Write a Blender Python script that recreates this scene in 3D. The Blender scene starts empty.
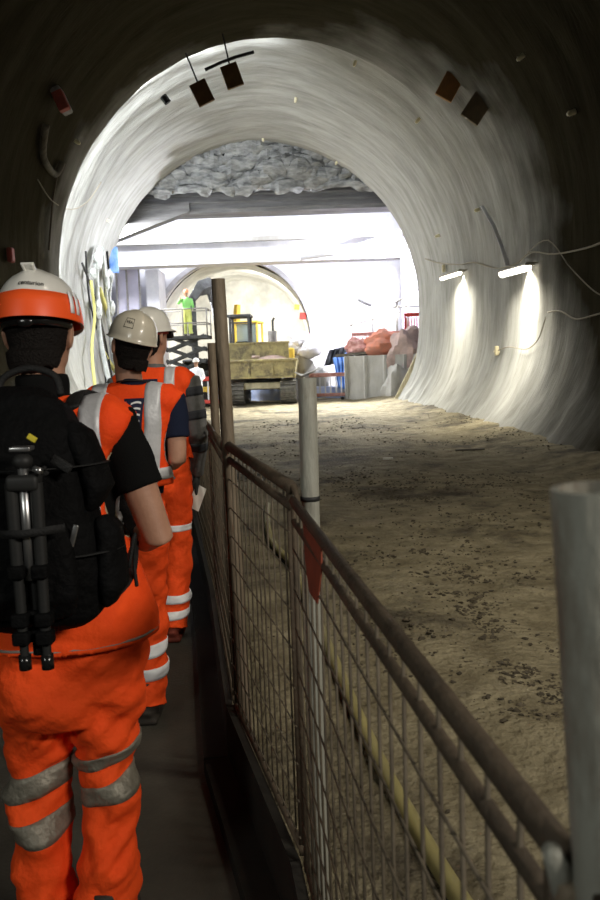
import bpy, bmesh, math, random
from mathutils import Vector, Matrix, noise, Euler
from mathutils.bvhtree import BVHTree
sin, cos, pi = math.sin, math.cos, math.pi
R = math.radians
V = Vector
rnd = random.Random(7)
sc = bpy.context.scene
COL = sc.collection
sc.view_settings.view_transform = 'Standard'
sc.view_settings.look = 'None'
sc.view_settings.gamma = 1
sc.view_settings.use_curve_mapping = False
sc.view_settings.exposure = 0.0

# ------------------------------------------------------------------ camera
cd = bpy.data.cameras.new('camera'); cam = bpy.data.objects.new('camera', cd); COL.objects.link(cam)
cd.sensor_fit = 'VERTICAL'; cd.sensor_height = 36; cd.lens = 32
EYE = V((0, 0, 1.6))
cam.location = EYE
CM = Matrix.Rotation(R(90 - 6.25), 4, 'X') @ Matrix.Rotation(R(-2.0), 4, 'Z')
cam.matrix_world = Matrix.Translation(EYE) @ CM
cd.clip_start = 0.02
cd.dof.use_dof = True; cd.dof.focus_distance = 4.2; cd.dof.aperture_fstop = 8.5
sc.camera = cam
CR = CM.to_3x3()
def at(px, py, y):
    """world point at world depth y seen at a photograph pixel (used for measuring places)"""
    d = CR @ V(((px - 300) / 800, (450 - py) / 800, -1))
    return EYE + d * (y / d.y)

# ------------------------------------------------------------------ world
w = bpy.data.worlds.new('world'); sc.world = w; w.use_nodes = True
w.node_tree.nodes['Background'].inputs[0].default_value = (.55, .5, .42, 1)
w.node_tree.nodes['Background'].inputs[1].default_value = .004

# ------------------------------------------------------------------ materials
def mat(name, col, rough=.8, col2=None, scale=6, stretch=(1, 1, 1), bump=0, bscale=40, metal=0, spec=.3,
        emit=None, estr=0, lo=.35, hi=.65, detail=6, col3=None, scale3=1.5, t3=(.5, .6), coat=0, trans=0):
    m = bpy.data.materials.new(name); m.use_nodes = True
    nt = m.node_tree; b = nt.nodes['Principled BSDF']
    b.inputs['Base Color'].default_value = (*col, 1); b.inputs['Roughness'].default_value = rough
    b.inputs['Metallic'].default_value = metal; b.inputs['Specular IOR Level'].default_value = spec
    if coat: b.inputs['Coat Weight'].default_value = coat; b.inputs['Coat Roughness'].default_value = .15
    if trans: b.inputs['Transmission Weight'].default_value = trans
    if emit:
        b.inputs['Emission Color'].default_value = (*emit, 1); b.inputs['Emission Strength'].default_value = estr
    if col2 or bump or col3:
        tc = nt.nodes.new('ShaderNodeTexCoord'); mp = nt.nodes.new('ShaderNodeMapping')
        mp.inputs['Scale'].default_value = stretch
        nt.links.new(tc.outputs['Object'], mp.inputs[0])
    last = None
    if col2:
        n = nt.nodes.new('ShaderNodeTexNoise'); n.inputs['Scale'].default_value = scale; n.inputs['Detail'].default_value = detail
        n.inputs['Roughness'].default_value = .65
        r = nt.nodes.new('ShaderNodeValToRGB'); r.color_ramp.elements[0].position = lo; r.color_ramp.elements[1].position = hi
        r.color_ramp.elements[0].color = (*col2, 1); r.color_ramp.elements[1].color = (*col, 1)
        nt.links.new(mp.outputs[0], n.inputs['Vector']); nt.links.new(n.outputs['Fac'], r.inputs[0])
        nt.links.new(r.outputs[0], b.inputs['Base Color']); last = r.outputs[0]
    if col3:
        n = nt.nodes.new('ShaderNodeTexNoise'); n.inputs['Scale'].default_value = scale3; n.inputs['Detail'].default_value = 8
        n.inputs['Roughness'].default_value = .7
        r = nt.nodes.new('ShaderNodeValToRGB'); r.color_ramp.elements[0].position = t3[0]; r.color_ramp.elements[1].position = t3[1]
        r.color_ramp.elements[0].color = (0, 0, 0, 1); r.color_ramp.elements[1].color = (1, 1, 1, 1)
        mx = nt.nodes.new('ShaderNodeMix'); mx.data_type = 'RGBA'
        nt.links.new(mp.outputs[0], n.inputs['Vector']); nt.links.new(n.outputs['Fac'], r.inputs[0])
        nt.links.new(r.outputs[0], mx.inputs[0])
        if last: nt.links.new(last, mx.inputs[6])
        else: mx.inputs[6].default_value = (*col, 1)
        mx.inputs[7].default_value = (*col3, 1); nt.links.new(mx.outputs[2], b.inputs['Base Color'])
    if bump:
        n = nt.nodes.new('ShaderNodeTexNoise'); n.inputs['Scale'].default_value = bscale; n.inputs['Detail'].default_value = 8
        bp = nt.nodes.new('ShaderNodeBump'); bp.inputs['Strength'].default_value = min(1, bump); bp.inputs['Distance'].default_value = .03 * max(1, bump)
        nt.links.new(mp.outputs[0], n.inputs['Vector']); nt.links.new(n.outputs['Fac'], bp.inputs['Height'])
        nt.links.new(bp.outputs[0], b.inputs['Normal'])
    return m

M = {}
M['lining'] = mat('shotcrete', (.42, .42, .395), .9, (.30, .30, .275), 1.6, (.42, 2.3, .42), .6, 7, col3=(.21, .205, .18), scale3=1.7, t3=(.56, .8), spec=0)
def shaded_lining():
    # lining darkened towards the viewer: shade put into its colour, paler by the lamps
    m = M['lining'].copy(); m.name = 'shaded_shotcrete'; nt = m.node_tree; N = nt.nodes; L = nt.links
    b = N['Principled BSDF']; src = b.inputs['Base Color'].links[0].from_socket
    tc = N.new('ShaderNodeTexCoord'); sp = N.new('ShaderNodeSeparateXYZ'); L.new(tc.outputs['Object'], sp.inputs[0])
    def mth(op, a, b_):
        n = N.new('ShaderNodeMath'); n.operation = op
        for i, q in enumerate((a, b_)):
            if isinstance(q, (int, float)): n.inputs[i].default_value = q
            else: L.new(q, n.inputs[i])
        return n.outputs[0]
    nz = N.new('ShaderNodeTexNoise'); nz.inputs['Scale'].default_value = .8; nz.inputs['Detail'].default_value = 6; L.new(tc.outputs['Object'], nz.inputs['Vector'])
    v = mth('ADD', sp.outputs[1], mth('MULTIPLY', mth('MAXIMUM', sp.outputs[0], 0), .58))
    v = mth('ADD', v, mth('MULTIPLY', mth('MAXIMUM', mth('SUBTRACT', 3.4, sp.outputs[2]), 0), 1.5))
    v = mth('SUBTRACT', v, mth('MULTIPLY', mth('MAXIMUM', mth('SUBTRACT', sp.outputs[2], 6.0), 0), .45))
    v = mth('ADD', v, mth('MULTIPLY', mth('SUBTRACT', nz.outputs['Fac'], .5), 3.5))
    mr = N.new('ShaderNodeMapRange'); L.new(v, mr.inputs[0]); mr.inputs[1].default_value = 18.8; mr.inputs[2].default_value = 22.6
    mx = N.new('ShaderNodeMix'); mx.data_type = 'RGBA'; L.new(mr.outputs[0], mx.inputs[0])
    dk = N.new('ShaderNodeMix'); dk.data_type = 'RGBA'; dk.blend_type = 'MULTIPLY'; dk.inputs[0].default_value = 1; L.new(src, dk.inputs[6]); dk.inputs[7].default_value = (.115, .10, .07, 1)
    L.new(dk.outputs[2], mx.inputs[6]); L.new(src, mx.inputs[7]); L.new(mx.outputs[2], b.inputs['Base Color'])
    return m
M['lining_near'] = shaded_lining()
M['lining_dirty'] = mat('dusty_shotcrete', (.17, .15, .115), .92, (.085, .075, .055), 1.1, (1.2, 3.2, .8), .9, 6, col3=(.055, .047, .036), scale3=1.4, t3=(.5, .72))
M['rock'] = mat('broken_rock', (.40, .41, .41), .95, (.17, .175, .18), 2.5, (1, 1, 3), 1.5, 5, spec=0)
M['mud'] = mat('mud', (.285, .25, .165), .85, (.15, .127, .08), 3.5, (1, 1, 1), 1.2, 22, col3=(.07, .06, .044), scale3=.6, t3=(.50, .62), spec=.06)
M['clod'] = mat('dirt_clod', (.10, .083, .055), .95, (.05, .042, .03), 8, bump=.6, bscale=30)
M['walk'] = mat('walkway_concrete', (.085, .078, .062), .7, (.05, .046, .037), 3, bump=.15, bscale=60, lo=.3, hi=.7)
M['blackboard'] = mat('dark_board', (.022, .02, .015), .85, (.012, .011, .009), 5)
M['conc_white'] = mat('pale_concrete', (.70, .70, .73), .85, (.56, .565, .61), 1.2, bump=.2, bscale=8)
M['conc_violet'] = mat('violet_sheeting', (.74, .72, .86), .8, (.66, .65, .8), 1.0)
M['conc_grey'] = mat('grey_concrete', (.27, .27, .275), .85, (.16, .16, .165), 2, (.35, 1, 3), .5, 8)
M['conc_mid'] = mat('mid_concrete', (.5, .5, .48), .88, (.33, .32, .29), 1.5, (1, 1, .4), .4, 8)
M['portal_in'] = mat('warm_sprayed_concrete', (.70, .695, .65), .9, (.46, .455, .43), .8, bump=.7, bscale=3)
M['collar'] = mat('collar_concrete', (.4, .39, .42), .9, (.3, .3, .31), 2)
M['galv'] = mat('galvanised_tube', (.35, .35, .30), .6, (.22, .215, .18), 9, (1, 1, .25), .25, 60, metal=.05, spec=.5, col3=(.14, .1, .065), scale3=6, t3=(.55, .68))
M['galv_old'] = mat('weathered_tube', (.23, .185, .13), .65, (.13, .1, .07), 9, (1, 1, .25), .3, 60, metal=.2, spec=.4)
M['rust'] = mat('rusty_rail', (.095, .07, .045), .75, (.05, .037, .024), 12, bump=.25, bscale=60, metal=.2, spec=.4)
M['wire'] = mat('mesh_wire', (.14, .115, .08), .7, (.075, .06, .042), 14, metal=.3, spec=.4)
M['pennant'] = mat('red_strip', (.25, .055, .028), .8, (.15, .038, .022), 10)
M['hose'] = mat('yellow_hose', (.32, .28, .11), .65, (.2, .175, .08), 7, (1, .3, 1))
M['orange'] = mat('hivis_orange', (1, .095, .014), .75, (.86, .065, .01), 6, bump=.25, bscale=28, spec=.15)
M['orange_trouser'] = mat('hivis_trousers', (1, .10, .016), .75, (.90, .078, .012), 5, bump=.6, bscale=16, spec=.15)
M['silver'] = mat('reflective_silver', (.64, .65, .68), .45, (.50, .51, .53), 9, bump=.12, bscale=45, metal=.15, spec=.5)
M['silver_bright'] = mat('bright_reflective_silver', (.92, .93, .95), .4, (.82, .83, .85), 9, spec=.5)
M['silver_dull'] = mat('shaded_reflective_silver', (.27, .25, .20), .5, (.17, .155, .12), 12, (1, 1, 1), .4, 30, metal=.3, spec=.5)  # shade on the nearest worker's knee bands, put into a darker silver
M['piping'] = mat('beige_piping', (.36, .28, .18), .7)
M['piping_grey'] = mat('grey_piping', (.25, .22, .19), .6)
M['black_cloth'] = mat('black_cotton', (.006, .006, .006), .95, bump=.15, bscale=200, spec=.1)
M['navy_cloth'] = mat('navy_cotton', (.012, .016, .034), .95, bump=.15, bscale=200, spec=.1)
M['grey_cloth'] = mat('grey_jacket', (.15, .15, .15), .9, (.10, .10, .095), 8, bump=.2, bscale=40)
M['band_dark'] = mat('charcoal_band', (.035, .038, .045), .8)
M['skin'] = mat('skin', (.46, .255, .17), .55, (.38, .2, .13), 10, bump=.08, bscale=150, spec=.35)
M['hair'] = mat('dark_hair', (.009, .007, .006), .7, bump=.5, bscale=160, spec=.15)
M['helmet_w'] = mat('white_helmet', (.78, .77, .72), .28, (.70, .69, .64), 5, coat=.4, spec=.5)
M['helmet_c'] = mat('cream_helmet', (.63, .58, .47), .3, (.53, .49, .40), 6, coat=.4, spec=.5, col3=(.36, .32, .26), scale3=30, t3=(.66, .72))
M['helmet_band'] = mat('orange_band', (.95, .11, .02), .45, spec=.4)
M['shiny_black'] = mat('shiny_black_plastic', (.01, .01, .01), .2, spec=.6)
M['bag'] = mat('bag_nylon', (.0045, .0045, .005), .75, (.003, .003, .003), 9, bump=.4, bscale=50, spec=.08)
M['bag_trim'] = mat('bag_webbing', (.012, .012, .012), .65, bump=.3, bscale=200, spec=.25)
M['tripod'] = mat('tripod_tube', (.018, .018, .017), .55, (.015, .015, .015), 30, (1, 1, 3), spec=.3)
M['steel'] = mat('bright_metal', (.5, .5, .5), .3, metal=.9)
M['strap_y'] = mat('yellow_tag', (.6, .5, .04), .6)
M['red_dark'] = mat('dark_red_rubber', (.25, .03, .02), .6)
M['boot'] = mat('leather_boot', (.05, .042, .035), .7, (.03, .026, .02), 12)
M['boot_red'] = mat('red_brown_boot', (.20, .035, .02), .7, (.11, .025, .015), 12)
M['glove'] = mat('dark_glove', (.045, .05, .05), .8, (.02, .022, .022), 10)
M['paper'] = mat('white_paper', (.72, .70, .64), .8)
M['navy_patch'] = mat('navy_patch', (.012, .014, .045), .7)
M['white_print'] = mat('white_print', (.8, .8, .82), .7)
M['ink'] = mat('dark_ink', (.03, .03, .03), .6)
M['eye'] = mat('eye_white', (.7, .68, .65), .3)
M['dump_y'] = mat('muddy_yellow', (.47, .41, .20), .8, (.27, .23, .13), 3, bump=.5, bscale=9, col3=(.14, .12, .085), scale3=2.2, t3=(.5, .64))
M['dump_pale'] = mat('muddy_pale', (.60, .56, .40), .85, (.38, .35, .25), 3, bump=.5, bscale=9)
M['track'] = mat('muddy_track', (.2, .195, .17), .85, (.1, .095, .085), 6, bump=.7, bscale=12)
M['mach'] = mat('dark_machine_steel', (.10, .105, .105), .8, (.06, .06, .06), 4, spec=.1)
M['mach_y'] = mat('machine_yellow', (.85, .58, .06), .6, (.6, .42, .08), 4)
M['glass'] = mat('cab_glass', (.35, .42, .42), .1, spec=.6, trans=.6)
M['barrier_r'] = mat('red_plastic', (.62, .06, .045), .55, (.42, .06, .05), 5)
M['barrier_dusty'] = mat('dusty_red_plastic', (.32, .12, .10), .7, (.5, .3, .27), 5)
M['pink'] = mat('dusty_pink_plastic', (.85, .32, .34), .7)
M['blue'] = mat('blue_sheet', (.10, .27, .75), .6, (.25, .42, .82), 3)
M['blue_pale'] = mat('pale_blue_sheet', (.42, .55, .88), .7, (.62, .68, .9), 3)
M['orange_rag'] = mat('orange_spoil', (.62, .22, .13), .9, (.42, .2, .15), 2.5, bump=.6, bscale=7)
M['pink_rock'] = mat('pinkish_spoil', (.52, .38, .34), .95, (.34, .27, .25), 2.5, bump=.8, bscale=7)
M['timber'] = mat('pale_timber', (.66, .60, .40), .8, (.48, .42, .27), 5, (6, 1, .6), .2, 30)
M['timber_grey'] = mat('dark_timber', (.13, .115, .09), .85, (.07, .06, .045), 5)
M['green_cloth'] = mat('hivis_green', (.30, .72, .22), .8)
M['yellow_cloth'] = mat('hivis_yellow', (.78, .85, .25), .8)
M['white_cloth'] = mat('white_overall', (.85, .86, .9), .85)
M['cable'] = mat('black_cable', (.02, .02, .02), .6)
M['cable_pale'] = mat('dusty_cable', (.28, .25, .19), .8)
M['cable_y'] = mat('yellow_cable', (.62, .58, .2), .7)
M['cable_w'] = mat('pale_hose', (.62, .64, .62), .7, (.42, .44, .42), 5)
M['brown_board'] = mat('brown_board', (.17, .09, .035), .8, (.10, .055, .022), 5)
M['ochre_board'] = mat('ochre_board', (.42, .20, .07), .8, (.28, .15, .07), 5)
M['dull_board'] = mat('dull_board', (.26, .20, .13), .8, (.18, .14, .10), 5)
M['redbox'] = mat('faded_red', (.42, .08, .06), .7, (.26, .07, .055), 7)
M['greybox'] = mat('grey_enclosure', (.34, .33, .31), .6, (.22, .21, .2), 6)
M['lampbody'] = mat('lamp_housing', (.35, .33, .28), .5)
M['tube'] = mat('lit_tube', (1, 1, 1), .5, emit=(1, .93, .80), estr=5)
M['tube_dim'] = mat('lit_tube_violet', (1, 1, 1), .5, emit=(.80, .82, 1), estr=60)
M['bolt'] = mat('pale_bolt_cap', (.80, .74, .52), .6)
M['redpaint'] = mat('red_paint_mark', (.45, .05, .03), .8)

# ------------------------------------------------------------------ mesh builder
class MB:
    def __init__(s): s.v = []; s.f = []
    def add(s, vs, fs, X=None):
        o = len(s.v)
        s.v += [(X @ V(p)) if X else V(p) for p in vs]
        s.f += [tuple(i + o for i in f) for f in fs]
        return s
    def box(s, c, d, X=None, rot=None):
        hx, hy, hz = d[0] / 2, d[1] / 2, d[2] / 2
        vs = [V((x, y, z)) for x in (-hx, hx) for y in (-hy, hy) for z in (-hz, hz)]
        if rot: m = Euler(rot).to_matrix(); vs = [m @ p for p in vs]
        vs = [p + V(c) for p in vs]
        return s.add(vs, [(0, 1, 3, 2), (4, 6, 7, 5), (0, 4, 5, 1), (2, 3, 7, 6), (0, 2, 6, 4), (1, 5, 7, 3)], X)
    def bbox(s, c, d, b=.02, rot=None):
        """box with bevelled edges"""
        bm = bmesh.new(); bmesh.ops.create_cube(bm, size=1)
        for p in bm.verts: p.co = V((p.co.x * d[0], p.co.y * d[1], p.co.z * d[2]))
        bmesh.ops.bevel(bm, geom=bm.edges[:], offset=b, segments=3, affect='EDGES', profile=.5)
        m = Euler(rot).to_matrix() if rot else Matrix.Identity(3)
        bm.verts.index_update()
        s.add([m @ p.co + V(c) for p in bm.verts], [tuple(q.index for q in f.verts) for f in bm.faces]); bm.free()
        return s
    def tube(s, pts, r, n=8, cap=True):
        pts = [V(p) for p in pts]
        rr = r if isinstance(r, (list, tuple)) else [r] * len(pts)
        return s.loft(pts, [(a, a) for a in rr], n, cap)
    def loft(s, pts, radii, n=20, cap=True, side=None, sq=1.0):
        pts = [V(p) for p in pts]; o = len(s.v); k = len(pts); prev = None
        for i, p in enumerate(pts):
            t = (pts[min(i + 1, k - 1)] - pts[max(i - 1, 0)])
            t = t.normalized() if t.length > 1e-9 else V((0, 0, 1))
            ref = V(side) if side else (prev if prev else (V((1, 0, 0)) if abs(t.x) < .8 else V((0, 1, 0))))
            a = ref - t * ref.dot(t)
            if a.length < 1e-4: a = V((0, 0, 1)) - t * t.z
            a.normalize(); b = t.cross(a)
            if not side: prev = a
            ra, rb = radii[i] if isinstance(radii[i], (tuple, list)) else (radii[i], radii[i])
            for j in range(n):
                th = 2 * pi * j / n; cx, sx = cos(th), sin(th)
                if sq != 1: cx = math.copysign(abs(cx) ** sq, cx); sx = math.copysign(abs(sx) ** sq, sx)
                s.v.append(p + a * ra * cx + b * rb * sx)
        for i in range(k - 1):
            for j in range(n):
                a0 = o + i * n + j; a1 = o + i * n + (j + 1) % n
                s.f.append((a0, a1, a1 + n, a0 + n))
        if cap:
            s.f.append(tuple(o + j for j in reversed(range(n)))); s.f.append(tuple(o + (k - 1) * n + j for j in range(n)))
        return s
    def ball(s, c, r, n=12, m=8):
        r = r if isinstance(r, (tuple, list)) else (r, r, r)
        pts = []; rad = []
        o = len(s.v); s.v.append(V(c) + V((0, 0, -r[2])))
        for i in range(1, m):
            ph = -pi / 2 + pi * i / m
            for j in range(n):
                th = 2 * pi * j / n
                s.v.append(V(c) + V((r[0] * cos(ph) * cos(th), r[1] * cos(ph) * sin(th), r[2] * sin(ph))))
        s.v.append(V(c) + V((0, 0, r[2]))); top = len(s.v) - 1
        for j in range(n):
            s.f.append((o, o + 1 + (j + 1) % n, o + 1 + j))
            b = o + 1 + (m - 2) * n; s.f.append((b + j, b + (j + 1) % n, top))
        for i in range(m - 2):
            for j in range(n):
                a = o + 1 + i * n
                s.f.append((a + j, a + (j + 1) % n, a + n + (j + 1) % n, a + n + j))
        return s
    def prism(s, poly, axis, a, b):
        """extrude 2D polygon along axis 'X','Y' or 'Z' from a to b"""
        def P(u, v, t): return {'X': (t, u, v), 'Y': (u, t, v), 'Z': (u, v, t)}[axis]
        n = len(poly)
        vs = [P(u, v, a) for u, v in poly] + [P(u, v, b) for u, v in poly]
        fs = [tuple(range(n)), tuple(reversed(range(n, 2 * n)))] + [(i, i + n, (i + 1) % n + n, (i + 1) % n) for i in range(n)]
        return s.add(vs, fs)
    def mesh(s, name):
        me = bpy.data.meshes.new(name); me.from_pydata([tuple(p) for p in s.v], [], s.f); me.validate()
        bm = bmesh.new(); bm.from_mesh(me); bmesh.ops.recalc_face_normals(bm, faces=bm.faces[:]); bm.to_mesh(me); bm.free()
        return me
    def build(s, name, m, parent=None, smooth=False, origin=None):
        if origin is not None: s.v = [p - V(origin) for p in s.v]
        return link(name, s.mesh(name), m, parent, smooth, origin)
def link(name, me, m, parent=None, smooth=False, origin=None):
    me.materials.clear(); me.materials.append(M[m] if isinstance(m, str) else m)
    me.polygons.foreach_set('use_smooth', [bool(smooth)] * len(me.polygons))
    if smooth and smooth is not True: me.set_sharp_from_angle(angle=R(smooth))
    o = bpy.data.objects.new(name, me); COL.objects.link(o)
    if parent: o.parent = parent
    if origin is not None: o.location = origin
    return o
def tag(o, label=None, cat=None, group=None, kind=None):
    if label: o['label'] = label
    if cat: o['category'] = cat
    if group: o['group'] = group
    if kind: o['kind'] = kind
    return o
def empty(name, loc=(0, 0, 0), rz=0, **k):
    o = bpy.data.objects.new(name, None); COL.objects.link(o); o.location = loc; o.rotation_euler.z = rz
    o.empty_display_size = .2
    return tag(o, **k)
def copy_tree(o, parent=None):
    c = o.copy(); COL.objects.link(c); c.parent = parent
    for ch in [x for x in bpy.data.objects if x.parent == o]: copy_tree(ch, c)
    return c
def remeshed(mb, voxel=.01, it=6, fac=.5, disp=None):
    """union of closed lofts as ONE continuous smooth surface"""
    me = mb.mesh('tmp'); o = bpy.data.objects.new('tmp', me); COL.objects.link(o)
    r = o.modifiers.new('r', 'REMESH'); r.mode = 'VOXEL'; r.voxel_size = voxel
    s = o.modifiers.new('s', 'SMOOTH'); s.iterations = it; s.factor = fac
    dg = bpy.context.evaluated_depsgraph_get(); dg.update()
    out = bpy.data.meshes.new_from_object(o.evaluated_get(dg))
    bpy.data.objects.remove(o); bpy.data.meshes.remove(me)
    if disp:
        ns = [v.normal.copy() for v in out.vertices]
        for v, n in zip(out.vertices, ns): v.co = v.co + n * disp(v.co)
        out.update()
    return out
def bvh_of(me): return BVHTree.FromPolygons([v.co.copy() for v in me.vertices], [tuple(p.vertices) for p in me.polygons])
def skin_grid(bvh, rays, nu, nv, off=.003, closed=False):
    """a thin fitted cloth patch: rays[u][v] = (origin, dir) cast from inside outwards"""
    mb = MB(); P = []
    for u in range(nu):
        for v in range(nv):
            o, d = rays(u, v); h = bvh.ray_cast(V(o), V(d).normalized())
            q = h[0] if h[0] else V(o) + V(d).normalized() * .15
            P.append((q, V(d).normalized()))
    n = nu * nv
    mb.v = [q + d * off for q, d in P] + [q - d * .002 for q, d in P]
    U = nu if closed else nu - 1
    for u in range(U):
        for v in range(nv - 1):
            a = u * nv + v; b = ((u + 1) % nu) * nv + v
            mb.f.append((a, b, b + 1, a + 1)); mb.f.append((n + a, n + a + 1, n + b + 1, n + b))
        a = u * nv; b = ((u + 1) % nu) * nv
        mb.f.append((a, n + a, n + b, b)); a += nv - 1; b += nv - 1; mb.f.append((a, b, n + b, n + a))
    if not closed:
        for v in range(nv - 1):
            mb.f.append((v, v + 1, n + v + 1, n + v)); a = (nu - 1) * nv + v; mb.f.append((a, n + a, n + a + 1, a + 1))
    return mb
def fbm(p, o=4): return noise.fractal(p, 1.0, 2.0, o)
def smooth01(x): x = max(0, min(1, x)); return x * x * (3 - 2 * x)

# ------------------------------------------------------------------ tunnel lining
LIP = 21.0
def prof(y):
    t = smooth01((y - 17) / 14)
    return -.3 - .87 * t, 3.75, 5.55 + .2 * t, 5.98 - .2 * t
def wstep(th):   # how much wider the far tunnel is than the near one, by angle
    d = math.degrees(th) % 360
    if d > 225 or d < 40: return 0
    return smooth01((d - 60) / 35)
def wp(y, th, inset=0):
    cx, cz, rx, rz = prof(y); e = 0
    if y > LIP: e = .42 * wstep(th) * (1 - .75 * (y - LIP) / 9)
    x = (rx + e - inset) * cos(th)
    if sin(th) < 0:   # walls stand nearly upright and only curl in at the toe
        z = (rz - inset) * sin(th); x = math.copysign(rx + e - inset - toe(-z), cos(th))
    return V((cx + x, y, cz + (rz + e - inset) * sin(th)))
def toe(dz): return .95 * min(1.25, dz / 3.75) ** 3.4
def lining(name, y0, y1, dy, m, nth, flange=0):
    mb = MB(); t0, t1 = R(-48), R(228)
    ys = [y0 + (y1 - y0) * i / max(1, round((y1 - y0) / dy)) for i in range(round((y1 - y0) / dy) + 1)]
    for y in ys:
        for j in range(nth + 1):
            th = t0 + (t1 - t0) * j / nth
            base = wp(y + (1e-4 if y == LIP and not flange else 0), th)
            q = V((cos(th), 0, sin(th)))
            ring = .02 * sin(y * 2 * pi / 1.25 + noise.noise(V((th * 2, y * .3, 0))) * 3)
            d = ring + .03 * noise.noise(V((y * 1.1, th * .9, 3))) + .022 * fbm(V((y * 1.2, cos(th) * 3, sin(th) * 3))) + .022 * noise.noise(V((y * 5, th * 9, 9)))
            low = max(0, 1.6 - base.z) / 1.6
            d -= low * .06 * (1 + fbm(V((y * 2, th * 10, 4))))
            mb.v.append(base + q * d)
    if flange:
        for j in range(nth + 1):
            th = t0 + (t1 - t0) * j / nth; mb.v.append(wp(y1, th, -.8)); 
        ys = ys + [y1]
    W = nth + 1
    for i in range(len(ys) - 1):
        for j in range(nth):
            a = i * W + j; mb.f.append((a, a + 1, a + W + 1, a + W))
    me = bpy.data.meshes.new(name); me.from_pydata([tuple(p) for p in mb.v], [], mb.f)
    return tag(link(name, me, m, None, 50), kind='structure')
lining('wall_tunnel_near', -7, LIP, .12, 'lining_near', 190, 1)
lining('wall_tunnel_far', LIP, 30.2, .1, 'lining', 230)

# ------------------------------------------------------------------ fence line and ground
FA = [(.2835, -.33), (.24 - .1325 * .5, .5), (-.025, 2.0), (-.285, 3.0), (-.52, 4.6), (-1.0, 7.4), (-1.5, 10.2)]
def fence_x(y):
    for (x0, a), (x1, b) in zip(FA, FA[1:]):
        if y <= b: return x0 + (x1 - x0) * (y - a) / (b - a)
    return -1.5
def floor_z(x, y):
    z = .05 * fbm(V((x * .5, y * .35, 0))) + .022 * fbm(V((x * 2.3, y * 2.3, 5)))
    m = smooth01((fbm(V((x * .55 + 3, y * .55, 2)), 4) + .1) * 2)
    z += m * .03 * abs(noise.noise(V((x * 9, y * 7, 1)))) + .006 * noise.noise(V((x * 25, y * 25, 1)))
    e = max(0, abs(x - prof(y)[0]) - 3.6); z += .12 * e
    if y < 11.5 and x < fence_x(y) + .12: z = -.06
    return z
def grid_surface(name, xs, ys, fz, m, smooth=True, **k):
    mb = MB(); W = len(xs)
    vs = [(x, y, fz(x, y)) for y in ys for x in xs]
    fs = [(j * W + i, j * W + i + 1, (j + 1) * W + i + 1, (j + 1) * W + i) for j in range(len(ys) - 1) for i in range(W - 1)]
    me = bpy.data.meshes.new(name); me.from_pydata(vs, [], fs)
    return tag(link(name, me, m, None, smooth), **k)
ys = []; y = -7
while y < 46: ys.append(y); y += .07 if 1 < y < 14 else (.14 if y < 31 else .4)
xs = [-9 + 18 * i / 220 for i in range(221)]
grid_surface('floor', xs, ys, floor_z, 'mud', kind='structure')

# walkway
mb = MB(); yy = [-3, -.33, .5, 2, 3, 4.6, 7.4, 10.2, 11.3]
poly = [(fence_x(y) - .13, y) for y in yy] + [(-3.0, 11.3), (-3.0, -3)]
mb.prism(poly, 'Z', -.04, .012).build('floor_walkway', 'walk')
tag(bpy.data.objects['floor_walkway'], kind='structure')
mb = MB()
for a, b in zip(yy, yy[1:]):
    pa, pb = V((fence_x(a), a, 0)), V((fence_x(b), b, 0)); d = (pb - pa).normalized(); nn = V((-d.y, d.x, 0))
    for lo, hi, z0, z1 in ((.012, .04, .0, .285), (.04, .135, .0, .075)):
        q = [pa + nn * lo, pb + nn * lo, pb + nn * hi, pa + nn * hi]
        mb.add([p + V((0, 0, z0)) for p in q] + [p + V((0, 0, z1)) for p in q],
               [(3, 2, 1, 0), (4, 5, 6, 7), (0, 1, 5, 4), (1, 2, 6, 5), (2, 3, 7, 6), (3, 0, 4, 7)])
tag(mb.build('toe_board', 'blackboard'), 'long dark toe board along the foot of the mesh fence', 'board')

# ------------------------------------------------------------------ mesh fence panels
def panel(x0, y0, z0, x1, y1, z1, rail, label, rr=.0138, gap=.05, zb=.29, pitch=.07):
    a, b = V((x0, y0, 0)), V((x1, y1, 0)); L = (b - a).length; d = (b - a) / L
    root = empty('fence_panel', (x0, y0, 0), label=label, cat='fence', group='mesh fence panels beside the walkway')
    def P(s, z): return d * s + V((0, 0, z))
    top = lambda s: z0 + (z1 - z0) * s / L
    MB().loft([P(-.02, top(-.02)), P(L * .5, top(L * .5) - .002), P(L, top(L))], [(rr * .75, rr)] * 3, 10).build('top_rail', rail, root, True)
    MB().loft([P(0, top(0) - gap), P(L, top(L) - gap)], [(rr * .55, rr * .72)] * 2, 8).build('middle_rail', rail, root, True)
    MB().loft([P(0, zb), P(L, zb)], [(rr * .55, rr * .72)] * 2, 8).build('bottom_rail', rail, root, True)
    for s in (.012, L - .012):
        MB().tube([P(s, zb - .02), P(s, top(s))], .007, 8).build('upright', rail, root, True)
    m = MB(); s = pitch
    nn = V((-d.y, d.x, 0))
    while s < L - .02:
        k = .004 * noise.noise(V((s * 5, y0, 0)))
        m.tube([P(s, zb), P(s + k, .8) + nn * k, P(s, top(s) - .004)], .003, 5); s += pitch
    z = z0 - gap - .07
    while z > zb + .03:
        m.tube([P(0, z) + nn * .005, P(L * .5, z + (z1 - z0) * .5) + nn * .007, P(L, z + (z1 - z0)) + nn * .005], .0023, 5); z -= .105
    m.build('wire_mesh', 'wire', root, True)
    return root
panel(*FA[0], 1.26, *(.24 - .1325 * .46, .46), 1.26, 'rust', 'mesh fence panel nearest the viewer at the bottom right corner')
panel(.24 - .1325 * .52, .52, 1.258, -.022, 1.98, 1.255, 'rust', 'mesh fence panel with grey-brown rail sloping up from bottom right to the middle post')
panel(-.03, 2.03, 1.285, -.283, 2.98, 1.31, 'rust', 'mesh fence panel with rusty brown rail between the middle post and the tall post', rr=.019)
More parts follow.
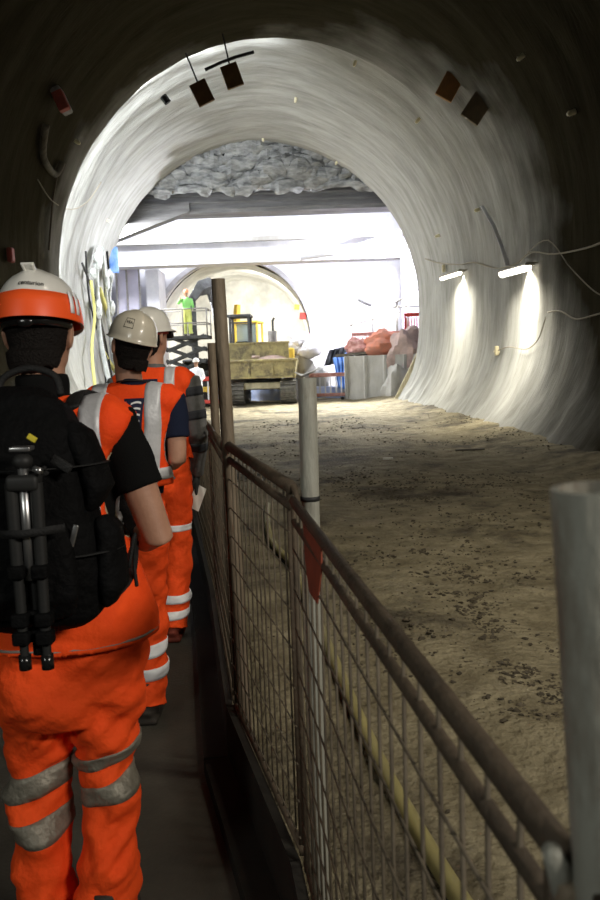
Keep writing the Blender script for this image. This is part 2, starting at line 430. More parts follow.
panel(-.292, 3.03, 1.29, -.515, 4.57, 1.25, 'rust', 'mesh fence panel just past the tall post, beside the third worker', rr=.019)
panel(-.525, 4.63, 1.25, -.995, 7.36, 1.25, 'rust', 'far mesh fence panel mostly hidden behind the third worker', rr=.019)

def tube_post(p0, p1, r, m, label, name='scaffold_tube', grp='upright scaffold tubes along the fence'):
    p0, p1 = V(p0), V(p1); d = (p1 - p0)
    root = empty(name, p0, label=label, cat='post', group=grp)
    mb = MB(); n = 20
    # open-ended tube with wall thickness
    a = V((1, 0, 0)) - d.normalized() * d.normalized().x; a.normalize(); b = d.normalized().cross(a)
    rings = [(0, r), (.5, r), (1, r), (1, r * .82), (.9, r * .82)]
    for t, rr in rings:
        for j in range(n): mb.v.append(d * t + a * rr * cos(2 * pi * j / n) + b * rr * sin(2 * pi * j / n))
    for i in range(4):
        for j in range(n): q = i * n; mb.f.append((q + j, q + (j + 1) % n, q + n + (j + 1) % n, q + n + j))
    mb.f.append(tuple(range(n)))
    mb.build('tube', m, root, 40)
    return root
def on_line(px0, py0, px1, py1, y, z0=0):
    """post through two photo points at depth y, run down to height z0"""
    a, b = at(px0, py0, y), at(px1, py1, y); t = (z0 - b.z) / (a.z - b.z); return b + (a - b) * t, a
b0, b1 = on_line(307, 378, 311, 530, 2.02)
pm = tube_post(b0, b1, .0235, 'galv', 'pale grey scaffold tube standing in the middle of the photo, foil scrap on top')
d = (b1 - b0)
MB().tube([d * .80 - V((.0, 0, .0)), d * .805 + V((0, 0, .004))], .0252, 20).build('strap', 'cable', pm, True)
b0, b1 = on_line(218, 279, 228, 440, 2.9)
pt = tube_post(b0, b1, .0245, 'galv_old', 'tall brown scaffold tube left of centre that rises highest of all')
tube_post(*on_line(211.5, 343, 216, 435, 4.4), .0235, 'galv_old', 'thin short scaffold tube just left of the tall tube')
b0, b1 = on_line(592, 487, 614, 900, .475)
tube_post(b0, b1, .0243, 'galv', 'thick blurred scaffold tube at the right edge, nearest the viewer')
# joint sleeve on near post
c = at(560, 872, .49)
root = empty('scaffold_coupler', c, label='grey scaffold coupler at the foot of the right edge tube', cat='coupler')
MB().tube([(-.012, -.02, .028), (0, 0, 0), (.010, .012, -.04)], [.006, .0085, .009], 12).build('bolt', 'galv', root, True)
MB().bbox((.012, .0, -.02), (.03, .03, .035), .005).build('collar', 'galv_old', root, True)
# end knuckle at middle joint
c = V((-.03, 2.0, 1.225))
tag(MB().tube([c + V((-.004, .03, .065)), c + V((.012, .01, .06)), c + V((.018, 0, .03)), c + V((.012, -.01, 0))], .009, 8).build('rail_hook', 'rust', None, True),
    'small rusty hook joining two fence rails at the middle post', 'hook')
# foil scrap on middle post
g = b1
top = at(307, 378, 2.02)
mb = MB(); 
for i in range(5):
    for j in range(4):
        u, v = i / 4, j / 3
        mb.v.append(top + V((-.03 + .062 * u, -.018 + .025 * v + .01 * noise.noise(V((u * 4, v * 4, 1))), .004 + .035 * abs(u - .35) + .012 * noise.noise(V((u * 5, v * 3, 7))))))
for i in range(4):
    for j in range(3): a = i * 4 + j; mb.f.append((a, a + 4, a + 5, a + 1))
o = mb.build('foil_scrap', 'silver_bright', None, True); s_ = o.modifiers.new('s', 'SOLIDIFY'); s_.thickness = .002
tag(o, 'crumpled pale scrap sitting on top of the middle scaffold tube', 'scrap')
# red pennant strip tied to the fence
pts = [at(px, py, .24 / ((px - 304) / 800 + .1325) - .05) for px, py in ((303, 524), (321, 548), (321, 570), (317, 604), (309, 592), (305, 560))]
mb = MB(); n = len(pts)
mb.v = [p + V((.0, 0, 0)) for p in pts] + [p + V((.003, .002, 0)) for p in pts]
mb.f = [tuple(range(n)), tuple(reversed(range(n, 2 * n)))] + [(i, i + n, (i + 1) % n + n, (i + 1) % n) for i in range(n)]
tag(mb.build('warning_strip', 'pennant'), 'pointed red-brown strip hanging on the mesh fence by the middle post', 'strip')

# yellow hose behind the fence
pix = [(470, 915), (430, 848), (380, 758), (345, 690), (322, 632), (304, 592), (291, 560), (280, 549), (271, 537), (267, 520), (268, 503)]
pts = []
for px, py in pix:
    dd = CR @ V(((px - 300) / 800, (450 - py) / 800, -1)); t = (0.05 - 1.6) / dd.z; q = EYE + dd * t; q.z = floor_z(q.x, q.y) + .03; q.z = max(q.z, .03); pts.append(q)
def spline(pts, n=6, closed=False):
    out = []
    for i in range(len(pts) - 1):
        p0, p1, p2, p3 = pts[max(i - 1, 0)], pts[i], pts[i + 1], pts[min(i + 2, len(pts) - 1)]
        for k in range(n):
            t = k / n
            out.append(.5 * ((2 * p1) + (p2 - p0) * t + (2 * p0 - 5 * p1 + 4 * p2 - p3) * t * t + (3 * p1 - p0 - 3 * p2 + p3) * t ** 3))
    out.append(pts[-1]); return out
tag(MB().tube(spline(pts), .03, 12).build('hose', 'hose', None, True), 'dull yellow hose lying on the mud behind the mesh fence', 'hose')

# scattered dirt
mb = MB(); k = 0
patches = []
for px, py, sx_, sy_ in ((432, 484, .35, .5), (398, 493, .4, .35), (352, 480, .4, .5), (428, 550, .30, .28), (478, 568, .28, .22), (460, 605, .16, .3), (492, 628, .14, .25), (520, 660, .12, .25), (455, 520, .5, .4), (500, 480, .5, .6), (410, 640, .2, .3), (540, 700, .12, .2)):
    dd = CR @ V(((px - 300) / 800, (450 - py) / 800, -1)); q_ = EYE + dd * (-1.57 / dd.z); patches.append((q_.x, q_.y, sx_, sy_))
while k < 4600:
    if k < 2600:
        x0_, y0_, sx_, sy_ = patches[rnd.randrange(len(patches))]; x = rnd.gauss(x0_, sx_); y = rnd.gauss(y0_, sy_)
        if fbm(V((x * 3, y * 3, 8))) < -.05 or x < fence_x(max(y, 0)) + .3: continue
    else:
        y = 2.2 + 20 * rnd.random() ** 1.5; x = fence_x(y) + .3 + rnd.random() * (4.0 - fence_x(y))
        dens = smooth01((fbm(V((x * .55 + 3, y * .55, 2)), 4) + .05) * 2.2)
        if rnd.random() > dens * .95 + .05: continue
    k += 1; r = .003 + .013 * rnd.random() ** 5 + .0005 * y; c = V((x, y, floor_z(x, y) + r * .2)); o = len(mb.v)
    ico = [(0, 0, 1), (.9, 0, .3), (.3, .85, .3), (-.75, .5, .3), (-.7, -.55, .3), (.3, -.85, .3), (.7, .5, -.4), (-.3, .8, -.4), (-.9, 0, -.4), (-.3, -.8, -.4), (.7, -.5, -.4)]
    q = Euler((rnd.random() * 3, rnd.random() * 3, rnd.random() * 6)).to_matrix()
    for p in ico:
        p = q @ V(p) * r * (.7 + .6 * rnd.random()); p.z *= .7; p.x *= 1.3; mb.v.append(c + p)
    for f in [(0, 1, 2), (0, 2, 3), (0, 3, 4), (0, 4, 5), (0, 5, 1), (1, 6, 2), (2, 7, 3), (3, 8, 4), (4, 9, 5), (5, 10, 1), (6, 7, 2), (7, 8, 3), (8, 9, 4), (9, 10, 5), (10, 6, 1), (6, 10, 9, 8, 7)]:
        mb.f.append(tuple(i + o for i in f))
tag(mb.build('dirt_clods', 'clod'), 'dark crumbs and clods of dirt strewn over the muddy tunnel floor', 'dirt', kind='stuff')
for px, py, L, lab, m in ((566, 217 + 380, 0, 0, 0),):
    pass
c = at(474, 450, 13.2)
for (px, py, ang, L, m, lab) in ((470, 449, 5, .5, 'timber_grey', 'thin dark stick lying on the mud near the lit right wall'),
                                 (388, 459, -3, .16, 'paper', 'small white scrap lying on the mud right of the middle post')):
    dd = CR @ V(((px - 300) / 800, (450 - py) / 800, -1)); q = EYE + dd * (-1.57 / dd.z)
    q.z = floor_z(q.x, q.y) + .025
    tag(MB().bbox((0, 0, 0), (L, .06, .025), .006, (0, 0, R(ang))).build('stick' if m != 'paper' else 'scrap', m, None, False, None), lab, 'debris').location = q

# ------------------------------------------------------------------ people
def rib_noise(p, f=1): return noise.noise(V((p.x * 6 * f, p.y * 6 * f, p.z * 11 * f)))
def hand_lofts(mb, wrist, d, palm_n, side=1, scale=1, curl=28):
    """palm and five unequal bent fingers; d = pointing direction, palm_n = out of the palm"""
    d = V(d).normalized(); pn = V(palm_n); pn = (pn - d * pn.dot(d)).normalized(); s = d.cross(pn) * side
    W = V(wrist)
    mb.loft([W - d * .02, W + d * .02, W + d * .055, W + d * .09], [(.027, .018), (.034, .017), (.041, .015), (.039, .012)], 14, True, s)
    for i, (o, L) in enumerate(((-.031, .071), (-.0105, .080), (.0105, .075), (.031, .060))):
        p = W + d * .078 + s * o; pts = [p]; dirn = d.copy() + s * o * 2.2; dirn.normalize(); ang = curl * (.7 + .12 * i)
        for k, fr in enumerate((.45, .32, .25)):
            pts.append(pts[-1] + dirn * L * fr * scale)
            dirn = (Matrix.Rotation(R(ang), 3, s) @ dirn) if side > 0 else (Matrix.Rotation(R(-ang), 3, s) @ dirn)
        mb.tube(pts, [.0095, .009, .0083, .0068], 10)
    th = W + d * .02 - s * .026; t1 = (d * .6 - s * .7 + pn * .35).normalized()
    p2 = th + t1 * .04; t2 = (d * .95 - s * .2 + pn * .3).normalized()
    mb.tube([th, p2, p2 + t2 * .03, p2 + t2 * .052], [.014, .0115, .010, .0075], 10)
def make_person(c):
    """c: dict of pose and dress. Local frame: feet at z=0, facing +Y"""
    k = c.get('scale', 1.0); root = empty('person', c['loc'], c.get('rz', 0), label=c['label'], cat='person')
    root['group'] = c.get('group', 'workers walking in single file')
    ls = c.get('lean', 0.0)
    sh = lambda z: V((ls * max(0, (z - .9)) / .8, c.get('fwd', 0) * max(0, (z - .9)) / .8, 0))
    T = lambda x, y, z: V((x, y, z)) + sh(z)
    K = lambda mb: setattr(mb, 'v', [p * k for p in mb.v]) or mb
    hy, hp, hr = c.get('head', (0, 0, 0))
    piv = T(0, 0, 1.55)
    HM = Matrix.Translation(piv + V((c.get('hoff', 0), 0, 0))) @ Euler((R(-hp), R(hr), R(hy))).to_matrix().to_4x4() @ Matrix.Translation(-V((0, 0, 1.55)))
    fine = c.get('fine', 1)
    # --- body, one continuous surface
    mb = MB(); n = 20
    mb.loft([T(0, 0, z) for z in (.86, .95, 1.08, 1.2, 1.32, 1.42, 1.47, 1.50)], [(.15, .11), (.165, .12), (.14, .10), (.15, .105), (.165, .115), (.165, .10), (.12, .08), (.07, .06)], n)
    mb.loft([T(0, -.005, 1.46), T(c.get('hoff', 0) * .5, 0, 1.52), T(c.get('hoff', 0), .01, 1.60)], [(.068, .066), (.058, .06), (.057, .062)], n)
    hd = MB()
    hd.loft([(0, .035, 1.555), (0, .03, 1.575), (0, .022, 1.60), (0, .012, 1.64), (0, .006, 1.68), (0, .002, 1.72), (0, 0, 1.755), (0, 0, 1.782), (0, 0, 1.795)],
            [(.028, .035), (.045, .06), (.060, .078), (.070, .088), (.075, .094), (.076, .096), (.070, .088), (.048, .062), (.02, .03)], n)
    hd.loft([(0, .085, 1.70), (0, .103, 1.675), (0, .113, 1.652), (0, .095, 1.64)], [(.008, .01), (.010, .012), (.015, .012), (.012, .01)], 10)   # nose
    hd.loft([(-.022, .088, 1.617), (0, .098, 1.619), (.022, .088, 1.617)], [.006, .008, .006], 8)  # mouth
    hd.loft([(-.022, .086, 1.607), (0, .095, 1.606), (.022, .086, 1.607)], [.006, .009, .006], 8)
    hd.loft([(-.05, .075, 1.703), (0, .092, 1.705), (.05, .075, 1.703)], [.009, .011, .009], 8)   # brow
    for s in (-1, 1):
        hd.loft([(s * .076, -.004, 1.635), (s * .083, -.012, 1.655), (s * .086, -.016, 1.68), (s * .083, -.010, 1.697)], [(.006, .010), (.007, .017), (.008, .019), (.006, .012)], 10)
    hd.v = [HM @ p for p in hd.v]; mb.add(hd.v, hd.f)
    arms = {}
    for s, key in ((1, 'R'), (-1, 'L')):
        S, E, W, hd_, pn = c['arm' + key]
        S, E, W = V(S) + sh(1.43), V(E), V(W); arms[key] = (S, E, W)
        mid = (S + E) / 2; fm = E.lerp(W, .35)
        mb.loft([S - V((s * .05, 0, -.0)), S, mid, E, fm, W], [(.05, .05), (.058, .058), (.049, .049), (.041, .041), (.042, .042), (.027, .025)], 16)
        hand_lofts(mb, W, hd_, pn, s, 1, c.get('curl', 30))
    legs = {}
    for s, key in ((1, 'R'), (-1, 'L')):
        H, Kn, A = [V(p) for p in c['leg' + key]]; legs[key] = (H, Kn, A)
        mb.loft([H, H.lerp(Kn, .5), Kn, Kn.lerp(A, .35), A], [.085, .072, .055, .052, .036], 16)
        mb.loft([A + V((0, -.04, -.03)), A + V((0, .04, -.035)), A + V((0, .12, -.055))], [(.03, .03), (.035, .03), (.035, .02)], 12)
    me = remeshed(K(mb), .0065 * fine, 3)
    link('body', me, 'skin', root, True)
    if c.get('eyes', 1):
        [K(MB().ball(HM @ V((s * .03, .083, 1.69)), .011, 10, 6)).build('eye', 'eye', root, True) for s in (-1, 1)]
    # --- hair
    h = MB()
    h.loft([(0, -.045, 1.575), (0, -.038, 1.60), (0, -.028, 1.64), (0, -.018, 1.68), (0, -.012, 1.72), (0, -.01, 1.76), (0, -.008, 1.79)],
           [(.035, .025), (.055, .045), (.072, .064), (.083, .079), (.088, .092), (.082, .09), (.05, .06)], 24)
    for i in range(60):
        a = R(205 + 130 * rnd.random()); p = V((.068 * cos(a), -.035 + .06 * sin(a), 1.60)); h.tube([p + V((0, 0, .03)), p, p + V((.004 * rnd.random(), -.004, -.022 * rnd.random() - .004))], [.012, .010, .004], 6)
    h.v = [HM @ p for p in h.v]
    link('hair', remeshed(K(h), .006 * fine, 2, .5, lambda p: .0012 * noise.noise(p * 90)), c.get('hair', 'hair'), root, True)
    # --- helmet
    tilt = R(c.get('helmet_tilt', 0)); HL = HM @ Matrix.Translation((0, -.002, 1.712)) @ Matrix.Rotation(tilt, 4, 'X')
    hm = MB(); nr, na = 14, 48; a_, b_, h_ = .104, .130, .124
    def dome(el, az, off=0):
        q = V((sin(az), cos(az), 0)); rr = max(0, cos(el)) ** .82
        p = V((a_ * rr * q.x, b_ * rr * q.y, h_ * max(0, sin(el)) ** .95 if el > 0 else 0))
        ridge = .007 * max(0, 1 - abs(p.x) / .028) ** .6 * max(0, sin(el)) if el > .25 else 0
        nrm = V((p.x / a_ ** 2, p.y / b_ ** 2, p.z / h_ ** 2)).normalized()
        return p + nrm * (off + ridge)
    vs = []
    for i in range(nr + 1):
        for j in range(na): vs.append(dome(pi / 2 * (1 - i / nr) + 1e-4, 2 * pi * j / na))
    for rings in ((.003, -.004), (.005, -.008), (.002, -.010), (-.004, -.006)):
        for j in range(na):
            az = 2 * pi * j / na; f = max(0, cos(az)) ** 3
            q = V((sin(az), cos(az), 0)); e = rings[0] + (f * .04 if rings[0] > 0 else f * .03)
            vs.append(V((q.x * (a_ + e), q.y * (b_ + e), rings[1] - (f * .012 if rings[0] > 0 else 0))))
    fs = [(i * na + j, i * na + (j + 1) % na, (i + 1) * na + (j + 1) % na, (i + 1) * na + j) for i in range(nr + 4) for j in range(na)]
    hm.add(vs, fs, HL); helmet = K(hm).build('helmet', c.get('helmet', 'helmet_w'), root, True)
    def on_dome(mbx): mbx.v = [HL @ p for p in mbx.v]; return K(mbx)
    if c.get('hband'):
        b = MB(); m_, zt = 48, R(24)
        for i, (el, off) in enumerate(((R(-1), .0068), (R(1), .0060), (zt * .5, .0035), (zt, .0035), (zt, -.001), (R(-1), -.001))):
            for j in range(m_): b.v.append(dome(el, 2 * pi * j / m_, off) + V((0, 0, -.012 if el < 0 else 0)))
        for i in range(5):
            for j in range(m_): b.f.append((i * m_ + j, i * m_ + (j + 1) % m_, (i + 1) * m_ + (j + 1) % m_, (i + 1) * m_ + j))
        o = on_dome(b).build('helmet_band', 'helmet_band', helmet, True); o['label'] = 'orange reflective band round the helmet'
        for s in (-1, 1):
            for az in (100, 112):
                b = MB(); P = [dome(R(e), s * R(az + da), .008) for da in (-3.5, 3.5) for e in (2, 10, 18, 27)]
                b.add(P, [(0, 1, 5, 4), (1, 2, 6, 5), (2, 3, 7, 6)])
                o = on_dome(b).build('clip', 'silver_bright', helmet, True); so = o.modifiers.new('s', 'SOLIDIFY'); so.thickness = .002
        b = MB()
        for s in (-1, 1): b.bbox((s * .012 + .002, 0, 0), (.006, .03, .012), .002)
        b.bbox((0, .0, 0), (.03, .036, .006), .002)
        X = Matrix.Translation(dome(R(63), pi, .003)) @ Matrix.Rotation(R(-32), 4, 'X') 
        b.v = [X @ p for p in b.v]; on_dome(b).build('vent', 'helmet_w', helmet, True)
    if c.get('text'):
        # small lettering printed on the back of the shell, wrapped on the curve
        cu = bpy.data.curves.new('t', 'FONT'); cu.body = c['text'][0]; cu.size = c['text'][1]; cu.align_x = 'CENTER'; cu.shear = c['text'][3]; cu.offset = .0004
        cu.extrude = 0; to = bpy.data.objects.new('t', cu); COL.objects.link(to)
        dg = bpy.context.evaluated_depsgraph_get(); dg.update(); tm = bpy.data.meshes.new_from_object(to.evaluated_get(dg)); bpy.data.objects.remove(to)
        az0, el0 = c['text'][2]; tb = MB()
        def wrapc(x, y, off): return dome(R(el0) + y / .13, R(az0) - x / .125, off)
        P = [(q.co.x, q.co.y) for q in tm.vertices]; nn = len(P)
        tb.add([wrapc(x, y, .0016) for x, y in P], [tuple(f.vertices) for f in tm.polygons])
        on_dome(tb).build('lettering', 'ink', helmet)
        if c.get('frame'):
            fb = MB(); S = c['frame']
            for (x0, y0, x1, y1) in ((-S, -S, S, -S + .0025), (-S, S - .0025, S, S), (-S, -S, -S + .0025, S), (S - .0025, -S, S, S)):
                g = [(x0 + (x1 - x0) * i / 6, y) for i in range(7) for y in (y0, (y0 + y1) / 2, y1)]
                fb.add([wrapc(x, y + .004, .0014) for x, y in g], [(3 * i + j, 3 * i + j + 1, 3 * i + j + 4, 3 * i + j + 3) for i in range(6) for j in range(2)])
            on_dome(fb).build('badge_frame', 'ink', helmet)
    if c.get('ratchet'):
        b = MB(); m_ = 20
        for z, o_ in ((-.006, .0), (-.03, -.004)):
            for i in range(m_ + 1):
                az = R(100 + 160 * i / m_); b.v.append(V((sin(az) * (.094 + o_), cos(az) * (.112 + o_), z)))
        for i in range(m_): b.f.append((i, i + 1, i + m_ + 2, i + m_ + 1))
        o = on_dome(b).build('head_strap', 'shiny_black', helmet, True); so = o.modifiers.new('s', 'SOLIDIFY'); so.thickness = .004; so.offset = 0
        b = MB().ball((0, -.108, -.022), (.022, .010, .015), 16, 8); on_dome(b).build('ratchet_knob', 'shiny_black', helmet, True)
    if c.get('goggles'):
        b = MB(); m_ = 30
        for z, o_ in ((-.008, .002), (-.024, -.002)):
            for i in range(m_ + 1):
                az = R(-165 + 330 * i / m_); b.v.append(V((sin(az) * (.088 + o_), cos(az) * (.107 + o_), z)))
        for i in range(m_): b.f.append((i, i + 1, i + m_ + 2, i + m_ + 1))
        o = on_dome(b).build('goggle_strap', 'red_dark', root, True); so = o.modifiers.new('s', 'SOLIDIFY'); so.thickness = .004; so.offset = 0
        b = MB()
        b.bbox((0, .112, -.03), (.13, .02, .04), .009); on_dome(b).build('goggles', 'shiny_black', root, True)
    # --- shirt / jacket
    s_mat = c['shirt']; long_ = c.get('long', 0); st = MB()
    st.loft([T(0, 0, z) for z in (.90, 1.0, 1.1, 1.2, 1.32, 1.42, 1.475, 1.505)], [(.17, .125), (.165, .12), (.158, .115), (.163, .118), (.178, .128), (.178, .112), (.135, .09), (.075, .072)], 24)
    cc = c.get('collar', .015)
    st.loft([T(0, -.004, 1.48), T(0, 0, 1.515 + cc)], [(.073, .072), (.066, .069)], 20)
    for key, s in (('R', 1), ('L', -1)):
        S, E, W = arms[key]
        if long_:
            st.loft([S - V((s * .06, 0, 0)), S, S.lerp(E, .5), E, E.lerp(W, .5), W - (W - E).normalized() * .0], [.066, .074, .066, .058, .05, .04], 18)
        else:
            f = c.get('sleeve', .68); q = S.lerp(E, f)
            st.loft([S - V((s * .06, 0, 0)), S, S.lerp(E, f * .5), q], [.062, .068, .063, .066], 18)
    sme = remeshed(K(st), .009 * fine, 4, .5, lambda p: .006 * rib_noise(p, 1.3))
    shirt = link(c.get('shirt_name', 'shirt'), sme, s_mat, root, True)
    if long_ and c.get('sleeve_bands'):
        sb = bvh_of(sme); S, E, W = arms['R']
        for t in (.18, .62, 1.08):
            A0, B0 = (S, E) if t < 1 else (E, W); q = A0.lerp(B0, t if t < 1 else t - .85); ax = (B0 - A0).normalized(); u = ax.orthogonal().normalized(); v = ax.cross(u)
            skin_grid(sb, lambda i, j: ((q + ax * (j - 1.5) * .016) * k, u * cos(2 * pi * i / 30) + v * sin(2 * pi * i / 30)), 30, 4, .004, True).build('sleeve_band', 'band_dark', shirt, True)
    # --- trousers
    tr = MB(); wd = c.get('hip', 1.0); cr = c.get('crotch', .80); H0 = (legs['R'][0] + legs['L'][0]) / 2
    tr.loft([V((0, 0, cr - .02)), V((0, 0, cr + .05)), V((0, -.005, .95)), V((0, 0, 1.04)), T(0, 0, 1.09)], [(.13 * wd, .11 * wd), (.185 * wd, .135 * wd), (.188 * wd, .14 * wd), (.172, .128), (.165, .122)], 28)
    for key in 'RL':
        H, Kn, A = legs[key]; b = A + V((0, -.01, c.get('cuff', -.02)))
        tr.loft([H + V((0, 0, .02)), H.lerp(Kn, .3), H.lerp(Kn, .7), Kn, Kn.lerp(b, .3), Kn.lerp(b, .7), b], [(.105 * wd, .118 * wd), (.100 * wd, .115 * wd), (.086 * wd, .1 * wd), (.083, .092), (.082, .094), (.082, .094), (.084, .098)], 24)
    wr = c.get('wrinkle', .012)
    def tdisp(p):
        z = p.z / k; q = V((p.x * 5, p.y * 5, p.z * 9 + p.x * 6))
        return wr * (noise.noise(q) + .6 * abs(noise.noise(V((p.x * 7 + 4, p.y * 6, p.z * 17 - p.x * 12)))) - .25) + (.010 * sin(z * 62 + 3 * noise.noise(p * 4)) * smooth01((.34 - z) / .3) if z < .34 else 0)
    tme = remeshed(K(tr), .009 * fine, 5, .5, tdisp)
    trousers = link('trousers', tme, c['trouser_mat'], root, True); tb = bvh_of(tme)
    for key, z, hh, slope, mm in c.get('leg_bands', ()):
        H, Kn, A = legs[key]; q = Kn.lerp(A, (Kn.z - z) / (Kn.z - A.z)) if z < Kn.z else H.lerp(Kn, (H.z - z) / (H.z - Kn.z))
        skin_grid(tb, lambda i, j: (V((q.x, q.y, z + (j / 4 - .5) * hh + slope * .09 * cos(2 * pi * i / 48))) * k, V((cos(2 * pi * i / 48), sin(2 * pi * i / 48), 0))), 48, 5, .004, True).build('reflective_band', mm, trousers, True)
    # --- boots
    for key in 'RL':
        A = legs[key][2]; b = MB(); g = A.z - .085
        b.loft([V((A.x, A.y - .085, .035 + g)), V((A.x, A.y - .06, .05 + g)), V((A.x, A.y, .055 + g)), V((A.x, A.y + .08, .048 + g)), V((A.x, A.y + .15, .04 + g)), V((A.x, A.y + .19, .032 + g))],
               [(.025, .03), (.038, .045), (.043, .052), (.05, .044), (.05, .038), (.03, .028)], 16, True, (1, 0, 0))
        b.loft([A + V((0, -.015, -.05)), A + V((0, -.015, .10))], [(.045, .055), (.046, .054)], 16)
        b.bbox((A.x, A.y + .045, .014 + g), (.098, .27, .028), .012)
        link('boot', remeshed(K(b), .008 * fine, 3), c.get('boot', 'boot'), root, True)
    # --- vest
    if c.get('vest'):
        v = MB(); hem = c.get('hem', 1.02); hw = c.get('hemw', 1.0)
        v.loft([T(0, -.003, hem), T(0, -.003, hem + .06), T(0, -.003, 1.16), T(0, -.003, 1.26), T(0, -.003, 1.36), T(0, -.003, 1.43), T(0, -.005, 1.475), T(0, -.006, 1.51)],
               [(.205 * hw, .15 * hw), (.2 * hw, .148 * hw), (.186, .14), (.188, .143), (.198, .146), (.205, .130), (.16, .102), (.082, .082)], 32)
        cp = c.get('cap', .195)
        v.loft([T(-cp, -.004, 1.405), T(-cp + .03, -.004, 1.425), T(0, -.004, 1.44), T(cp - .03, -.004, 1.425), T(cp, -.004, 1.405)], [(.07, .07), (.095, .083), (.10, .075), (.095, .083), (.07, .07)], 24, True, (0, 1, 0))
        vme = remeshed(K(v), .009 * fine, 5, .5, lambda p: c.get('vwr', .008) * (noise.noise(V((p.x * 7, p.y * 7, p.z * 5))) + .5 * noise.noise(p * 17)))
        # arm holes: snap a clean edge, then open the shell
        bm = bmesh.new(); bm.from_mesh(vme)
        hc, hz_, hry, hrz = c.get('hole', (.0, 1.30, .085, .165))
        def fh(p):
            z = p.z / k; q = sh(z); y = p.y / k - q.y - hc; x = p.x / k - q.x
            if abs(x) < .09: return 1
            if z > hz_ + hrz * .35: pass
            return math.hypot(y / hry, (z - hz_) / hrz) - 1
        hs = sh(hz_)
        for p in bm.verts:
            f = fh(p.co)
            if abs(f) < .12:
                q = sh(p.co.z / k); dy = p.co.y / k - q.y - hc; dz = p.co.z / k - hz_; r_ = 1 / (f + 1); p.co.y = (q.y + hc + dy * r_) * k; p.co.z = (hz_ + dz * r_) * k
        bmesh.ops.delete(bm, geom=[f for f in bm.faces if fh(f.calc_center_median()) < 0 or f.calc_center_median().z / k < hem + .012], context='FACES')
        loops = []
        be = [e for e in bm.edges if e.is_boundary]; adj = {}
        for e in be:
            for a, b in ((0, 1), (1, 0)): adj.setdefault(e.verts[a], []).append(e.verts[b])
        seen = set()
        for st_ in adj:
            if st_ in seen: continue
            lp = [st_]; seen.add(st_); cur = st_
            while True:
                nx = [q for q in adj[cur] if q not in seen]
                if not nx: break
                cur = nx[0]; seen.add(cur); lp.append(cur)
            if len(lp) > 12: loops.append([q.co.copy() for q in lp])
        bm.to_mesh(vme); bm.free()
        full = bvh_of(vme)
        vest = link('vest', vme, c['vest'], root, True); so = vest.modifiers.new('s', 'SOLIDIFY'); so.thickness = .003; so.offset = 1
        for lp in loops:
            hemloop = max(p.z for p in lp) / k < hem + .06
            pts = [(lp[i - 2] + lp[i - 1] + lp[i] + lp[(i + 1) % len(lp)] + lp[(i + 2) % len(lp)]) / 5 for i in range(0, len(lp), 2)]; pts.append(pts[0])
            if hemloop: pts = [p + V((0, 0, .012)) for p in pts]
            MB().tube(pts, .0042 if not hemloop else .0045, 6, False).build('piping', c.get('pipe_hem' if hemloop else 'pipe', 'piping'), vest, True)
        # vertical reflective strips front-over-shoulder-back, and a waist strip
        sx, sw, z0 = c.get('strip', (.12, .05, 1.08))
        for s in ((1, -1) if not c.get('one_strip') else (1,)):
            path = [((0, -1), z) for z in [z0 + (1.34 - z0) * i / 10 for i in range(11)]]
            path += [((0, a), 1.34) for a in range(8, 173, 8)]
            path += [((0, 1), z) for z in [1.34 - (1.34 - z0) * i / 10 for i in range(11)]]
            def ray(i, j):
                (q, a), z = path[i]; x = s * sx + (j / 4 - .5) * sw
                if abs(a) == 1: dd = (0, a, 0)
                else: dd = (0, -cos(R(a)), sin(R(a)))
                return (T(x, 0, z) * k, dd)
            skin_grid(full, ray, len(path), 5, .0055).build('reflective_strip', c.get('strip_mat', 'silver'), vest, True)
        if c.get('waist'):
            zz = c['waist']; q = T(0, 0, zz)
            skin_grid(full, lambda i, j: ((q + V((0, 0, (j / 3 - .5) * .05))) * k, V((cos(2 * pi * i / 60), sin(2 * pi * i / 60), 0))), 60, 4, .0065, True).build('reflective_strip', c.get('strip_mat', 'silver'), vest, True)
        if c.get('logo'):
            lx, lz, lw, lh = c['logo']
            def pr(x0, x1, z0_, z1_, off, nu=6, nv=6): return skin_grid(full, lambda i, j: (T(x0 + (x1 - x0) * i / (nu - 1), 0, z0_ + (z1_ - z0_) * j / (nv - 1)) * k, (0, -1, 0)), nu, nv, off)
            patch = pr(lx - lw / 2, lx + lw / 2, lz - lh / 2, lz + lh / 2, .005).build('logo_patch', 'navy_patch', vest, True)
            g = MB()
            for i in range(4):
                zc = lz + lh * (.30 - .17 * i); 
                def bow(i2, j, zc=zc): u = i2 / 7; x = lx - lw * .12 + lw * .5 * u; return (T(x, 0, zc + (j - .5) * lh * .055 + lh * .09 * sin(pi * (.15 + .6 * u))) * k, (0, -1, 0))
                q = skin_grid(full, bow, 8, 2, .0075); g.add(q.v, q.f)
            q = skin_grid(full, lambda i, j: (T(lx - .1 * lw + .45 * lw * i / 3, 0, lz - lh * .46 + lh * .1 * j / 2) * k, (0, -1, 0)), 4, 3, .0075); g.add(q.v, q.f)
            n0 = len(patch.data.polygons); pm_ = patch.data; bm = bmesh.new(); bm.from_mesh(pm_); gm = g.mesh('g'); bm.from_mesh(gm); bm.to_mesh(pm_); bm.free()
            pm_.materials.append(M['white_print'])
            for i_, f_ in enumerate(pm_.polygons): f_.material_index = 0 if i_ < n0 else 1
    if c.get('neckcord'):
        pts = [T(.074 * cos(a), -.008 + .076 * sin(a), 1.515 - .012 * sin(a)) * k for a in [2 * pi * i / 24 for i in range(25)]]
        MB().tube(pts, .0035, 6).build('neck_cord', 'cable', root, True)
